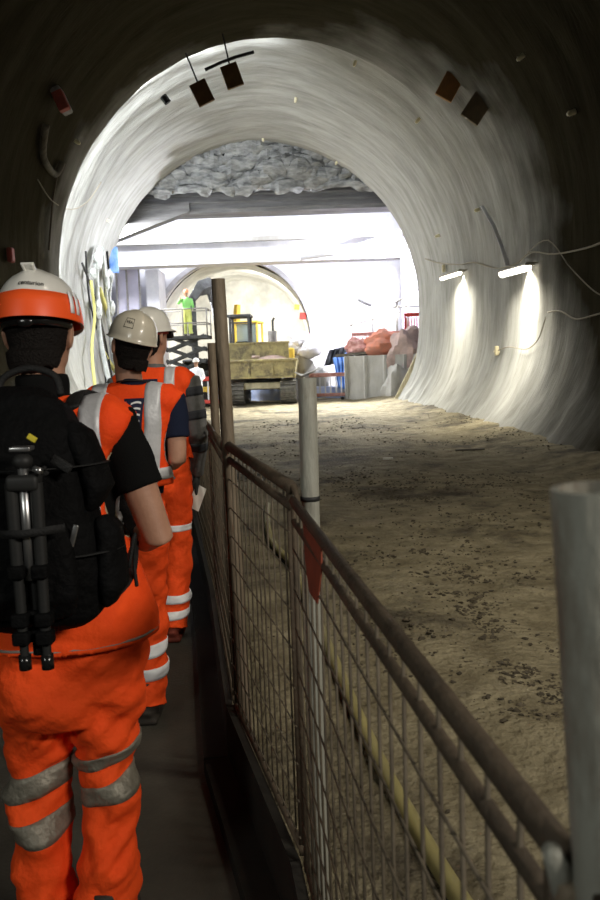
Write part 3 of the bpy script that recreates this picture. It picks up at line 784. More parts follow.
    if c.get('glove'):
        g = MB(); S, E, W = arms['R']; hd_, pn = c['armR'][3:]
        d_ = V(hd_).normalized(); hand_lofts(g, W, hd_, pn, 1, 1, c.get('curl', 30)); cen = W + d_ * .06
        gm = remeshed(K(g), .005, 2, .5, lambda p: .003); link('glove', gm, 'glove', root, True)
    return root, T, k

ground = .013
P1, T1, k1 = make_person(dict(
    loc=(-.66, 2.12, ground), label='nearest worker in orange high-visibility clothes with a black backpack and orange-banded white helmet', scale=1.005, lean=-.015, cap=.20, fwd=.0,
    head=(0, 3, 0), helmet_tilt=-4, helmet='helmet_w', hband=1, ratchet=1, text=('centurion', .021, (169, 31), .12),
    armR=((.185, 0, 1.43), (.272, -.02, 1.13), (.14, .20, 1.09), (-.5, .8, 0), (0, 0, -1)), armL=((-.185, 0, 1.43), (-.30, -.02, 1.20), (-.16, .20, 1.15), (.5, .8, 0), (0, 0, -1)),
    cuff=-.05, legR=((.10, 0, .88), (.095, .03, .50), (.092, -.06, .085)), legL=((-.10, 0, .88), (-.105, .04, .50), (-.105, .0, .085)),
    shirt='black_cloth', sleeve=.56, collar=.055, trouser_mat='orange_trouser', hip=1.16, crotch=.665, wrinkle=.036,
    leg_bands=(('R', .53, .036, .30, 'silver_dull'), ('R', .44, .055, .30, 'silver_dull'), ('L', .455, .068, .22, 'silver_dull'), ('L', .335, .062, .12, 'silver_dull')),
    vest='orange', hem=.86, hemw=1.26, vwr=.012, pipe='piping', pipe_hem='piping_grey', hole=(.0, 1.27, .085, .14), strip=(.135, .056, 1.12), one_strip=0, strip_mat='silver'))
P2, T2, k2 = make_person(dict(
    loc=(-.80, 3.58, ground), label='second worker, bare-armed, in orange vest and scuffed cream helmet with a square badge', scale=1.005, lean=.09, hoff=-.036,
    head=(30, -6, 12), helmet_tilt=4, helmet='helmet_c', text=('VSA', .022, (218, 32), 0), frame=.026,
    armR=((.182, 0, 1.42), (.25, -.03, 1.17), (.15, .19, 1.12), (-.4, .9, 0), (0, 0, -1)), armL=((-.182, 0, 1.42), (-.25, -.02, 1.16), (-.13, .2, 1.14), (.4, .9, 0), (0, 0, -1)),
    legR=((.09, 0, .9), (.085, .02, .50), (.075, -.08, .085)), legL=((-.10, 0, .9), (-.09, .12, .51), (-.09, .10, .085)),
    shirt='navy_cloth', sleeve=.62, trouser_mat='orange_trouser', hip=1.0, crotch=.78, wrinkle=.024,
    leg_bands=(('R', .315, .052, .12, 'silver_bright'), ('R', .22, .055, .05, 'silver_bright'), ('L', .32, .05, 0, 'silver_bright'), ('L', .22, .05, 0, 'silver_bright')),
    vest='orange', hem=1.05, pipe='piping_grey', pipe_hem='orange', hole=(0, 1.27, .07, .13), strip=(.118, .068, 1.08), strip_mat='silver', waist=1.115, logo=(.03, 1.375, .085, .15), neckcord=1))
P3, T3, k3 = make_person(dict(
    loc=(-.83, 4.65, ground), label='third worker, in grey long sleeves under orange vest, goggles strap under white helmet, turning right', scale=1.05, lean=.0,
    head=(-30, -2, 0), helmet_tilt=2, helmet='helmet_w', goggles=1,
    armR=((.19, 0, 1.42), (.232, -.02, 1.13), (.20, .06, .90), (-.05, .2, -1), (-1, 0, 0)), armL=((-.19, 0, 1.42), (-.26, -.02, 1.14), (-.16, .16, .98), (.4, .7, -.5), (0, 0, -1)),
    legR=((.09, 0, .9), (.085, .02, .49), (.05, -.08, .085)), legL=((-.10, 0, .9), (-.09, .12, .51), (-.10, .12, .085)),
    shirt='grey_cloth', shirt_name='jacket', long=1, sleeve_bands=1, trouser_mat='orange_trouser', hip=.93, crotch=.78, wrinkle=.02, boot='boot_red',
    leg_bands=(('R', .62, .035, 0, 'silver_bright'), ('R', .235, .045, 0, 'silver_bright'), ('R', .15, .045, 0, 'silver_bright'), ('L', .235, .045, 0, 'silver_bright'), ('L', .15, .045, 0, 'silver_bright')),
    vest='orange', hem=1.0, pipe='piping_grey', pipe_hem='orange', hole=(0, 1.27, .07, .13), strip=(.10, .055, 1.04), strip_mat='silver', logo=(-.01, 1.38, .10, .14), glove=1, curl=38))
# small wrist watch on nearest worker
S = V((.14, .20, 1.09)) * 1.02; E = V((.272, -.02, 1.13)) * 1.02; a = (S - E).normalized(); q = S - a * .045
u = a.orthogonal().normalized(); v_ = a.cross(u)
MB().loft([q - a * .012, q + a * .012], [(.034, .034)] * 2, 18).build('wrist_band', 'silver_bright', P1, True)

# paper held by third worker
q = V(P3.location) + V((.165, .065, .80)) * 1.035
mb = MB()
for i in range(5):
    for j in range(5):
        u, v = i / 4 - .5, j / 4 - .5
        mb.v.append(V((u * .15 + v * .05, .02 * u * u + .03 * v, v * .13 - u * .09)))
for i in range(4):
    for j in range(4): a = i * 5 + j; mb.f.append((a, a + 5, a + 6, a + 1))
o = mb.build('folded_paper', 'paper'); o.modifiers.new('s', 'SOLIDIFY').thickness = .003; o.location = q + V((-.005, -.03, .01))
tag(o, 'folded white paper held in the gloved hand of the third worker', 'paper')

# ------------------------------------------------------------------ backpack and tripod on the nearest worker
B = empty('backpack', V(P1.location) + V((.025, -.155, 1.075)), label='black backpack worn by the nearest worker', cat='backpack')
mb = MB()
mb.loft([(0, -.09, -.07), (0, -.105, -.045), (.0, -.115, .06), (.0, -.115, .20), (-.005, -.105, .36), (-.01, -.085, .43), (-.01, -.07, .465)],
        [(.13, .06), (.168, .095), (.176, .11), (.152, .11), (.132, .10), (.105, .08), (.06, .04)], 32, True, (1, 0, 0), .62)
link('bag_shell', remeshed(mb, .009, 5, .5, lambda p: .007 * noise.noise(p * 12)), 'bag', B, True)
mb = MB(); mb.loft([(.0, -.215, -.035), (0, -.235, .02), (0, -.235, .12), (0, -.215, .19)], [(.12, .02), (.135, .035), (.13, .035), (.11, .02)], 24, True, (1, 0, 0), .6)
link('front_pocket', remeshed(mb, .008, 4, .5, lambda p: .005 * noise.noise(p * 15)), 'bag', B, True)
for s, (zz0, zz1) in ((1, (-.03, .17)), (1, (.2, .39)), (-1, (-.03, .17))):
    mb = MB(); mb.loft([(s * (.17 if zz0 < .1 else .145), -.115, zz0), (s * (.185 if zz0 < .1 else .165), -.12, zz0 + .04), (s * .18 - s * .28 * max(0, zz1 - .2), -.12, zz1 - .03), (s * .165 - s * .28 * max(0, zz1 - .2), -.115, zz1)], [(.02, .06), (.035, .07), (.033, .065), (.015, .045)], 18, True, (1, 0, 0))
    link('side_pocket', remeshed(mb, .007, 4, .5, lambda p: .004 * noise.noise(p * 18)), 'bag', B, True)
for s in (-1, 1):
    p = [V((s * .08, -.02, .42)), V((s * .10, .03, .44)), V((s * .115, .12, .452)), V((s * .125, .24, .43)), V((s * .125, .315, .38)), V((s * .13, .325, .24)), V((s * .19, .27, .10)), V((s * .215, .15, .04)), V((s * .20, .02, -.02)), V((s * .15, -.08, -.05))]
    p = [q - V((.045 * min(1, max(0, (q.y + .02) / .1)), 0, 0)) for q in p]
    MB().loft(spline(p, 5), [(.024, .007)] * (9 * 5 + 1), 10, True, (1, 0, .3)).build('shoulder_strap', 'bag_trim', B, True)
MB().tube(spline([V((-.075, -.07, .455)), V((-.06, -.06, .50)), V((0, -.055, .52)), V((.06, -.06, .50)), V((.075, -.07, .455))], 5), .009, 8).build('grab_handle', 'bag_trim', B, True)
for z, w_ in ((.10, .21), (.30, .185)):
    pts = [V((w_ * cos(R(a)), -.115 + .135 * -sin(R(a)), z)) for a in range(0, 181, 15)]
    MB().loft(pts, [(.002, .010) for _ in pts], 6, True, (0, 0, 1)).build('compression_strap', 'bag_trim', B, True)
for x, z, rx_ in ((.115, .31, 35), (.06, .29, -20)):
    MB().bbox((x, -.235, z), (.05, .012, .022), .004, (0, R(rx_), 0)).build('buckle', 'bag_trim', B, True)
MB().bbox((.13, -.232, .15), (.012, .006, .05), .002, (0, .3, 0)).build('zip_pull', 'steel', B, True)
MB().tube(spline([V((.20, -.02, .02)), V((.215, 0, .10)), V((.205, .02, .02)), V((.215, -.01, -.03))], 5), .005, 6).build('hanging_cord', 'bag_trim', B, True)

Tt = empty('tripod', V(B.location) + V((.05, -.29, .34)), label='folded black tripod strapped upright to the nearest worker\'s backpack', cat='tripod')
MB().ball((.0, 0, -.015), (.022, .02, .018), 16, 10).build('ball_head', 'tripod', Tt, True)
MB().bbox((0, 0, .012), (.045, .035, .010), .003).build('mounting_plate', 'steel', Tt, True)
MB().tube([(.028, -.012, -.03), (.044, -.02, -.035)], .007, 10).build('lock_knob', 'steel', Tt, True)
MB().tube([(0, 0, -.03), (0, 0, -.27)], .0115, 14).build('centre_column', 'steel', Tt, True)
MB().bbox((0, 0, -.06), (.07, .045, .035), .01).build('shoulder', 'tripod', Tt, True)
for i, (x, yv) in enumerate(((-.027, -.004), (.027, -.004), (.0, .020))):
    L = -.455 if i < 2 else -.43; yo = yv
    leg = MB().tube([(x, yo, -.06), (x * .95, yo, -.25)], .0135, 14).tube([(x * .95, yo, -.25), (x * .9, yo, L + .07)], .0115, 14).tube([(x * .9, yo, L + .07), (x * .9, yo, L)], .0095, 14)
    lg = leg.build('leg', 'tripod', Tt, 40)
    for z in (-.25, -.355, -.395):
        MB().bbox((x * .93, yo - .005, z), (.036, .034, .03), .006).build('leg_clamp', 'bag', lg, True)
    MB().tube([(x * .9, yo, L - .012), (x * .9, yo, L + .02)], .0135, 12).build('rubber_foot', 'shiny_black', lg, True)
MB().loft([(-.075, .0, -.17), (0, -.03, -.165), (.08, 0, -.16)], [(.002, .010)] * 3, 6, True, (0, 1, 0)).build('tie_strap', 'bag_trim', Tt, True)
MB().bbox((.03, -.02, .035), (.02, .008, .012), .002, (0, .6, 0)).build('tag', 'strap_y', Tt)

# ------------------------------------------------------------------ distant workers
def simple_worker(loc, rz, label, top, legs_, helmet, arm_up=False, pose='stand'):
    a = ((.19, 0, 1.42), (.25, .02, 1.14), (.22, .24, 1.10), (-.2, 1, 0), (-1, 0, 0)); b = ((-.19, 0, 1.42), (-.26, 0, 1.15), (-.2, .2, 1.02), (.2, 1, 0), (1, 0, 0))
    if arm_up: a = ((.19, 0, 1.42), (.33, .06, 1.27), (.30, .26, 1.42), (0, .7, .7), (-1, 0, 0))
    return make_person(dict(loc=loc, rz=rz, label=label, group='workers far off in the bright chamber', fine=2.2, eyes=1, helmet=helmet, armR=a, armL=b,
        legR=((.09, 0, .9), (.10, .03, .5), (.10, -.03, .085)), legL=((-.09, 0, .9), (-.10, .05, .5), (-.11, .06, .085)),
        shirt=top, shirt_name='jacket', long=1, trouser_mat=legs_))[0]
M['helmet_orange'] = mat('orange_helmet', (.85, .28, .12), .4)
basket = at(187, 352, 32.2)

# ------------------------------------------------------------------ chamber beyond the tunnel
def bx(x0, x1, y0, y1, z0, z1): return MB().box(((x0 + x1) / 2, (y0 + y1) / 2, (z0 + z1) / 2), (x1 - x0, y1 - y0, z1 - z0))
tag(bx(-9, 8.6, 30.2, 41, 9.9, 10.2).build('ceiling', 'conc_mid'), kind='structure')
tag(bx(-9.2, -9, 30.2, 41, -.4, 10).build('wall_left', 'conc_white'), kind='structure')
# rough broken rock over the tunnel mouth
mb = MB(); nx, nz = 110, 22
for i in range(nx + 1):
    for j in range(nz + 1):
        x = -7.5 + 13.5 * i / nx; z = 8.05 + 2.0 * j / nz; p = V((x, 0, z))
        d = .45 * noise.fractal(V((x * .55 + z * 1.1, z * 2.2 - x * .5, 1)), .7, 2.2, 7) + .12 * abs(noise.noise(V((x * 3.3 + z * 3, z * 4.2 - x, 4))))
        mb.v.append(V((x, 31.0 - (j / nz) * .7 - d, z + .06 * noise.noise(V((x * 1.5, 0, 0))) * (1 - j / nz))))
for i in range(nx):
    for j in range(nz): a = i * (nz + 1) + j; mb.f.append((a, a + nz + 1, a + nz + 2, a + 1))
o = mb.build('wall_rock', 'rock', None, 30); tag(o, kind='structure'); o.modifiers.new('s', 'SOLIDIFY').thickness = .25
# grey beam band
zb = lambda py, y, px=290: at(px, py, y).z
z0, z1 = zb(212, 33), zb(186, 33)
def beam(name, x0, x1, y0, y1, z0, z1, m, dz=0): 
    o = bx(x0, x1, y0, y1, z0, z1).build(name, m); return tag(o, kind='structure')
beam('beam_dark', -7.6, 6.2, 32.6, 33.8, z0, z1 + .3, 'conc_grey')
beam('beam_flange', -7.6, 6.2, 32.5, 33.9, z1 - .12, z1 - .02, 'conc_mid')
for i in range(4): beam('beam_rib', -7.6, 6.2, 32.5, 32.62, z0 + .12 + .26 * i, z0 + .17 + .26 * i, 'conc_grey')
# hanging wedge on left of the beam
a = at(190, 213, 32.5); b = at(118, 247, 32.5); c_ = at(112, 205, 32.5)
MB().prism([(a.x, a.z + .05), (b.x - .9, b.z - .02), (b.x - .9, c_.z), (a.x, a.z + .4)], 'Y', 32.4, 33.0).build('beam_haunch', 'conc_grey')
tag(bpy.data.objects['beam_haunch'], kind='structure')
z0, z1 = zb(262, 37), zb(238, 37)
beam('beam_white', -9, 7.5, 36.6, 37.8, z0, z1, 'conc_white')
beam('beam_shelf', -9, 7.5, 36.3, 36.6, z1 - .16, z1 + .02, 'conc_mid')
mb = MB()
mb.loft([at(300, 257, 36.2), at(350, 250, 36.0), at(405, 232, 35.6)], [.16, .16, .16], 10)
tag(mb.build('duct', 'conc_white', None, True), 'pale duct running under the white beam towards the far lamp', 'duct')
# far wall with the round opening
pc = at(233, 338, 40); PR = 3.84
def holed_wall(name, x0, x1, z0, z1, y, m, cx, cz, r):
    mb = MB(); n = 96
    for t in (0, .7):
        for i in range(n):
            a = 2 * pi * i / n; d = V((cos(a), 0, sin(a)))
            mb.v.append(V((cx, y + t, cz)) + d * r)
            s = min(((x1 - cx) / d.x if d.x > 1e-6 else 1e9), ((x0 - cx) / d.x if d.x < -1e-6 else 1e9), ((z1 - cz) / d.z if d.z > 1e-6 else 1e9), ((z0 - cz) / d.z if d.z < -1e-6 else 1e9))
            mb.v.append(V((cx, y + t, cz)) + d * s)
    for i in range(n):
        j = (i + 1) % n; mb.f.append((2 * i, 2 * j, 2 * j + 1, 2 * i + 1)); o = 2 * n
        mb.f.append((o + 2 * i, o + 2 * i + 1, o + 2 * j + 1, o + 2 * j)); mb.f.append((2 * i, o + 2 * i, o + 2 * j, 2 * j))
    return tag(mb.build(name, m), kind='structure')
holed_wall('wall_portal', -9, 8.6, -1.2, 10, 40, 'conc_white', pc.x, pc.z, PR)
mb = MB(); n = 90
for r_, y in ((PR - .02, 40.2), (PR - .02, 39.85), (PR + .20, 39.85), (PR + .20, 40.1)):
    for i in range(n + 1): a = R(-40) + R(260) * i / n; mb.v.append(V((pc.x + r_ * cos(a), y, pc.z + r_ * sin(a))))
for q in range(3):
    for i in range(n): a = q * (n + 1) + i; mb.f.append((a, a + 1, a + n + 2, a + n + 1))
tag(mb.build('trim_portal', 'collar', None, 40), kind='structure')
mb = MB(); n = 80; L = 24
for q in range(L + 1):
    y = 40.6 + 9 * q / L
    for i in range(n):
        a = 2 * pi * i / n; r_ = PR - .05 + .09 * fbm(V((y * .8, cos(a) * 3, sin(a) * 3))) ; mb.v.append(V((pc.x + r_ * cos(a), y, max(-.15, pc.z + r_ * sin(a)))))
for q in range(L):
    for i in range(n): a = q * n + i; b = q * n + (i + 1) % n; mb.f.append((a, b, b + n, a + n))
c0 = len(mb.v)
for rr in (.8, .55, .3, .08):
    for i in range(n):
        a = 2 * pi * i / n; mb.v.append(V((pc.x + PR * rr * cos(a), 49.6 + .5 * fbm(V((rr * cos(a) * 4, rr * sin(a) * 4, 2))), max(-.15, pc.z + PR * rr * sin(a)))))
base = L * n
for q in range(4):
    for i in range(n):
        a = base + i; b = base + (i + 1) % n; c2 = base + n; mb.f.append((a, b, b + n, a + n))
    base += n
me = bpy.data.meshes.new('wall_inner_tunnel'); me.from_pydata([tuple(p) for p in mb.v], [], mb.f)
tag(link('wall_inner_tunnel', me, 'portal_in', None, True), kind='structure')
# right pillar and screen wall
p = at(403, 300, 36)
beam('wall_pillar', p.x, p.x + 3.4, 36, 36.6, -.2, 10, 'conc_violet')
beam('wall_right', 8.4, 8.6, 30.2, 40, -.4, 10, 'conc_white')
# left door-like bright opening with frame
o = at(119, 312, 38); o2 = at(139, 264, 38)
beam('door_1', o.x, o2.x, 37.9, 38.0, o.z - 3.2, o2.z, 'conc_violet')
beam('wall_stub', at(141, 300, 36.5).x, at(152, 300, 36.5).x + .1, 37.9, 39.9, -.2, z0, 'conc_white')
mb = MB()
for f in (0, .45, 1): x = o.x + (o2.x - o.x) * f; mb.box((x, 37.82, o2.z - 2.2), (.07, .1, 4.6))
mb.box(((o.x + o2.x) / 2, 37.82, o2.z + .06), (o2.x - o.x + .1, .12, .14))
tag(mb.build('door_frame', 'greybox'), kind='structure')

# ------------------------------------------------------------------ tracked dumper
D = empty('tracked_dumper', (-1.40, 31.2, .02), R(-2), label='muddy yellow tracked dumper with a skip body, seen from behind', cat='dumper')
def track_part(x, root, L=3.1, H=.85, W=.62, m='track'):
    mb = MB(); r_ = H / 2; n = 44; prof_ = []
    for i in range(n):
        t = i / n * (2 * (L - H) + pi * H)
        if t < L - H: prof_.append((r_ + t, 0, 0))
        elif t < L - H + pi * r_: a = (t - (L - H)) / r_; prof_.append((L - r_ + r_ * sin(a), r_ - r_ * cos(a), a))
        elif t < 2 * (L - H) + pi * r_: prof_.append((L - r_ - (t - (L - H) - pi * r_), H, pi))
        else: a = (t - 2 * (L - H) - pi * r_) / r_; prof_.append((r_ - r_ * sin(a), r_ + r_ * cos(a), pi + a))
    mb.prism([(r_ + (p[0] - r_) * 1 if 0 else p[0], p[1]) for p in prof_], 'X', x - W / 2 + .02, x + W / 2 - .02)
    for py_, pz_, a in prof_: mb.box((x, py_, pz_), (W, .10, .09), None, (a, 0, 0))
    mb.v = [p + V((0, 0, .05)) for p in mb.v]
    return mb.build('track', m, root)
track_part(-1.02, D); track_part(1.02, D)
MB().bbox((0, .5, .72), (1.5, .5, .26), .05).build('cross_member', 'dump_pale', D)
MB().box((0, 1.9, .75), (1.3, 2.2, .4)).build('chassis', 'mach', D)
mb = MB()
def hollow(mb, x0, x1, y0, y1, z0, z1, fl, t=.07):
    """tapered open skip: outer shell flares by fl"""
    def ring(k, z, o): return [V((x0 + k - o, y0 + k - o, z)), V((x1 - k + o, y0 + k - o, z)), V((x1 - k + o, y1 - k + o, z)), V((x0 + k - o, y1 - k + o, z))]
    rs = [ring(fl, z0, 0), ring(0, z1, 0), ring(t, z1, 0), ring(fl + t, z0 + t, 0)]
    o = len(mb.v); [mb.v.extend(r) for r in rs]
    for a in range(3):
        for i in range(4): mb.f.append((o + a * 4 + i, o + a * 4 + (i + 1) % 4, o + a * 4 + 4 + (i + 1) % 4, o + a * 4 + 4 + i))
    mb.f.append((o + 3, o + 2, o + 1, o)); mb.f.append((o + 12, o + 13, o + 14, o + 15))
hollow(mb, -1.40, 1.40, -.15, 2.6, 1.02, 1.72, .10)
mb.bbox((0, -.17, 1.70), (2.86, .12, .10), .03); mb.bbox((0, -.1, 1.06), (2.5, .12, .10), .03)
for x in (-1.3, -.45, .45, 1.3): mb.bbox((x, -.13, 1.38), (.09, .09, .6), .02)
skip = mb.build('skip_body', 'dump_y', D); 
MB().box((-.15, .9, 2.05), (2.42, .10, .72)).box((-.15, .86, 2.40), (2.5, .16, .07)).build('headboard', 'dump_y', D)
mb = MB()
for x in (-1.75, -.98):
    for y in (2.3, 3.3): mb.bbox((x + .35, y, 2.55), (.10, .10, 2.1), .02)
mb.bbox((-1.02, 2.8, 3.58), (.98, 1.2, .12), .03)
mb.bbox((-1.02, 2.3, 3.30), (.8, .05, .06), .01)
mb.build('roll_frame', 'mach', D)
MB().bbox((-1.0, 2.9, 1.6), (.7, .7, .7), .08).bbox((-1.0, 3.2, 2.2), (.6, .14, .7), .05).build('seat', 'bag', D)
MB().bbox((.2, 3.0, 1.6), (2.0, .9, 1.2), .08).build('engine_cover', 'mach_y', D)
MB().tube([(.32, 2.6, 2.0), (.32, 2.6, 2.92)], .18, 16).build('silencer', 'greybox', D, 40)
MB().tube([(.35, 2.6, 2.9), (.35, 2.6, 3.35), (.42, 2.55, 3.45)], .05, 10).build('exhaust_pipe', 'mach', D, 40)
MB().box((-.2, .2, 1.85), (.3, .2, .1)).ball((.4, 1.2, 1.6), (.8, .8, .35)).ball((-.5, 1.5, 1.6), (.7, .8, .3)).build('load_of_spoil', 'pink_rock', D, True)

# ------------------------------------------------------------------ excavator beyond
X = empty('excavator', (-3.1, 36.6, .0), R(-8), label='yellow excavator with a dark arched boom behind the dumper', cat='excavator')
track_part(-.95, X, 3.2, .8, .5); track_part(.95, X, 3.2, .8, .5)
MB().bbox((0, 1.6, .95), (1.5, 1.6, .35), .05).build('turntable', 'mach', X)
MB().bbox((.1, 1.7, 1.65), (2.4, 2.4, 1.1), .12).build('engine_house', 'mach_y', X, 40)
mb = MB()
for x in (.25, 1.25):
    for y in (.6, 1.9): mb.bbox((x, y, 2.75), (.09, .09, 1.5), .02)
mb.bbox((.75, 1.25, 3.52), (1.15, 1.5, .1), .03); mb.bbox((.75, 1.25, 2.25), (1.1, 1.4, .12), .02)
cab = mb.build('cab', 'mach_y', X)
MB().box((.75, .62, 2.85), (.92, .03, 1.2)).build('windscreen', 'glass', cab)
mb = MB(); mb.loft([(-.35, 1.0, 2.0), (-.45, .3, 4.0), (-.55, -.7, 5.1), (-.75, -1.8, 4.9), (-.95, -2.3, 4.4)], [(.2, .24), (.24, .34), (.26, .42), (.24, .34), (.2, .25)], 4, True, (1, 0, 0))
boom = mb.build('boom', 'mach', X)
MB().loft([(-.95, -2.3, 4.5), (-.95, -2.35, 3.2), (-.9, -2.2, 1.6)], [(.16, .22), (.17, .22), (.12, .14)], 4, True, (1, 0, 0)).build('dipper_arm', 'mach', X)
mb = MB(); arc = [(cos(R(a)) * .6, sin(R(a)) * .6) for a in range(-100, 121, 20)]
outer = [(-2.2 + a, 1.3 + b) for a, b in arc]; inner = [(-2.2 + a * .9, 1.3 + b * .9) for a, b in reversed(arc)]
mb.prism(outer + inner, 'X', -1.45, -.25); mb.prism(outer, 'X', -1.45, -1.40); mb.prism(outer, 'X', -.30, -.25)
for i in range(5): mb.box((-1.38 + i * .265, -2.42, .72), (.09, .22, .06), None, (R(-40), 0, 0))
mb.build('bucket', 'mach', X, 40)
for (a, b) in (((-.35, .3, 1.9), (-.6, -.4, 4.4)), ((-.65, -.6, 5.4), (-.9, -2.2, 4.8))):
    MB().tube([a, V(a).lerp(V(b), .55)], .09, 10).tube([a, b], .05, 10).build('hydraulic_ram', 'steel', X, True)
Y2 = at(237, 320, 41)
mb = MB().loft([(Y2.x, 41, .6), (Y2.x - .1, 41, 3.0), (Y2.x + .05, 41, 4.6)], [(.25, .25), (.22, .22), (.16, .16)], 4)
mb.bbox((Y2.x, 41, .5), (1.0, 1.4, .9), .08)
tag(mb.build('concrete_pump_mast', 'mach_y'), 'slender yellow machine mast seen through the dumper frame', 'mast')

# lift platform with the green worker
Lp = empty('lift_platform', (basket.x, 32.2, 0), label='grey raised scissor work platform left of the dumper', cat='platform')
zf = 2.72
MB().box((0, 0, zf), (1.9, 1.5, .12)).build('deck', 'mach', Lp)
mb = MB()
for x in (-.92, 0, .92):
    for y in (-.7, .7): mb.tube([(x, y, zf), (x, y, zf + 1.1)], .03, 8)
for z in (.55, 1.1):
    for y in (-.7, .7): mb.tube([(-.92, y, zf + z), (.92, y, zf + z)], .025, 8)
    for x in (-.92, .92): mb.tube([(x, -.7, zf + z), (x, .7, zf + z)], .025, 8)
mb.build('guard_rail', 'greybox', Lp, True)
mb = MB()
for i in range(4):
    z = .75 + i * .48
    for s in (-1, 1): mb.box((0, s * .45, z + .32), (1.65, .09, .11), None, (0, R(21), 0)); mb.box((0, s * .35, z + .32), (1.65, .09, .11), None, (0, R(-21), 0))
mb.build('scissor_arms', 'mach', Lp)
MB().bbox((0, 0, .52), (2.0, 1.3, .5), .06).build('chassis', 'mach_y', Lp)
for x in (-.7, .7):
    for y in (-.6, .6): MB().tube([(x, y - .1, .3), (x, y + .1, .3)], .28, 18).build('wheel', 'cable', Lp, 40)
simple_worker((basket.x + .1, 32.0, zf + .07), R(200), 'worker in green jacket and orange helmet standing on the raised platform', 'green_cloth', 'yellow_cloth', 'helmet_orange', True)
w2 = at(195, 366, 27)
simple_worker((w2.x, 27.3, .04), R(160), 'worker in pale overalls far off, left of the tall tube', 'white_cloth', 'white_cloth', 'helmet_w')

# ------------------------------------------------------------------ barriers
def barrier(mm, sl, label, n=7, W=2.0, H=1.0, feet=True):
    r = empty('plastic_barrier', (0, 0, 0), label=label, cat='barrier', group='plastic pedestrian barriers around the chamber')
    MB().bbox((0, 0, H - .08), (W, .05, .16), .015).build('top_board', mm, r)
    MB().bbox((0, 0, .20), (W, .05, .14), .015).build('bottom_board', mm, r)
    for s in (-1, 1): MB().bbox((s * (W / 2 - .04), 0, H / 2), (.07, .06, H - .05), .02).build('side_post', mm, r)
    for i in range(n): MB().bbox((-W / 2 + W * (i + 1) / (n + 1), 0, H / 2 + .02), (.06, .035, H - .4), .01).build('slat', sl, r)
    if feet:
        for s in (-1, 1): MB().bbox((s * (W / 2 - .2), 0, .05), (.12, .55, .1), .02).build('foot', 'cable', r)
    return r
spots = [('barrier_dusty', 'conc_white', 'dusty red-brown plastic barrier just right of the dumper', at(328, 385, 33.0), 1.55, 1.1, 0),
         ('barrier_r', 'conc_white', 'bright red and white plastic barrier left of the tall tube', at(205, 385, 30.5), 1.6, 1.15, 0),
         ('barrier_r', 'pink', 'small red barrier high up against the violet pillar', None, .75, 1.0, 0),
         ('barrier_dusty', 'pink', 'pinkish barrier standing on the concrete block, left one of its row', None, 1.1, 1.0, R(-12)),
         ('barrier_dusty', 'conc_white', 'pale barrier standing on the concrete block, right one of its row', None, 1.1, 1.0, R(-12))]
zt = 1.78
for i, (a, b, lab, p, W, H, rz) in enumerate(spots):
    o = barrier(a, b, lab, 6, W, H, i < 2); o.rotation_euler.z = rz
    if i == 2: o.location = (at(413, 320, 33.6).x, 33.6, at(413, 337, 33.6).z)
    elif i == 3: o.location = (at(364, 330, 34.4).x, 34.4, zt)
    elif i == 4: o.location = (at(389, 330, 34.1).x, 34.1, zt)
    else: o.location = (p.x, p.y, .03)

# ------------------------------------------------------------------ concrete block with spoil
x0, x1 = at(346, 380, 33.2).x, at(415, 380, 32.8).x
mb = MB()
mb.prism([(x0, 33.0), (x1 + .6, 31.9), (x1 + .9, 35.4), (x0, 35.4)], 'Z', -.1, zt)
for i in range(5):
    t = i / 4; x = x0 + (x1 + .3 - x0) * t; mb.bbox((x, 33.0 - 1.0 * t, zt / 2), (.14, .14, zt), .03)
o = mb.build('concrete_block', 'conc_mid'); tag(o, 'pale low concrete block heaped with spoil against the right wall', 'block')
def rock(c, r, m, seed, label, name='boulder', grp=None, cat='rock'):
    mb = MB().ball((0, 0, 0), 1, 24, 16)
    mb.v = [V((p.x * r[0], p.y * r[1], p.z * r[2])) * (1 + .45 * fbm(p * 1.1 + V((seed, 0, 0)), 3)) for p in mb.v]
    o = mb.build(name, m, None, 30); o.location = c; return tag(o, label, cat, grp)
rock((at(384, 347, 33.2).x, 33.3, 2.25), (.85, .6, .55), 'orange_rag', 1, 'orange heap of spoil on the concrete block', 'spoil_heap', cat='spoil')
rock((at(406, 358, 32.6).x, 32.8, 1.75), (.75, .6, 1.0), 'pink_rock', 5, 'pinkish heap of spoil slumping down by the leaning plank', 'spoil_heap', cat='spoil')
rock((at(400, 380, 31.9).x, 32.1, .55), (.7, .5, .75), 'conc_mid', 9, 'grey rubble heap at the foot of the concrete block', 'rubble_heap', cat='rubble')
rock((at(359, 345, 33.6).x, 33.6, 2.1), (.55, .4, .38), 'barrier_dusty', 12, 'dull red heap left of the orange spoil on the block', 'spoil_heap', cat='spoil')
for (px, py, y, r_, s) in ((302, 340, 35, .5, 3), (296, 347, 35, .4, 6), (309, 350, 34.6, .45, 8)):
    q = at(px, py, y); rock((q.x, y, q.z), (r_, r_ * .8, r_ * .7), 'conc_white', s, {3: 'white rubble lump on top of the pile right of the dumper', 6: 'white rubble lump on the left of the pile by the dumper', 8: 'white rubble lump on the right of the pile by the dumper'}[s], 'rubble_lump', 'white rubble lumps by the dumper', 'rubble')
q = at(304, 372, 35.2); rock((q.x, 35.3, .9), (.9, .7, 1.25), 'conc_mid', 15, 'pale rubble pile behind the dusty barrier', 'rubble_pile', cat='rubble')
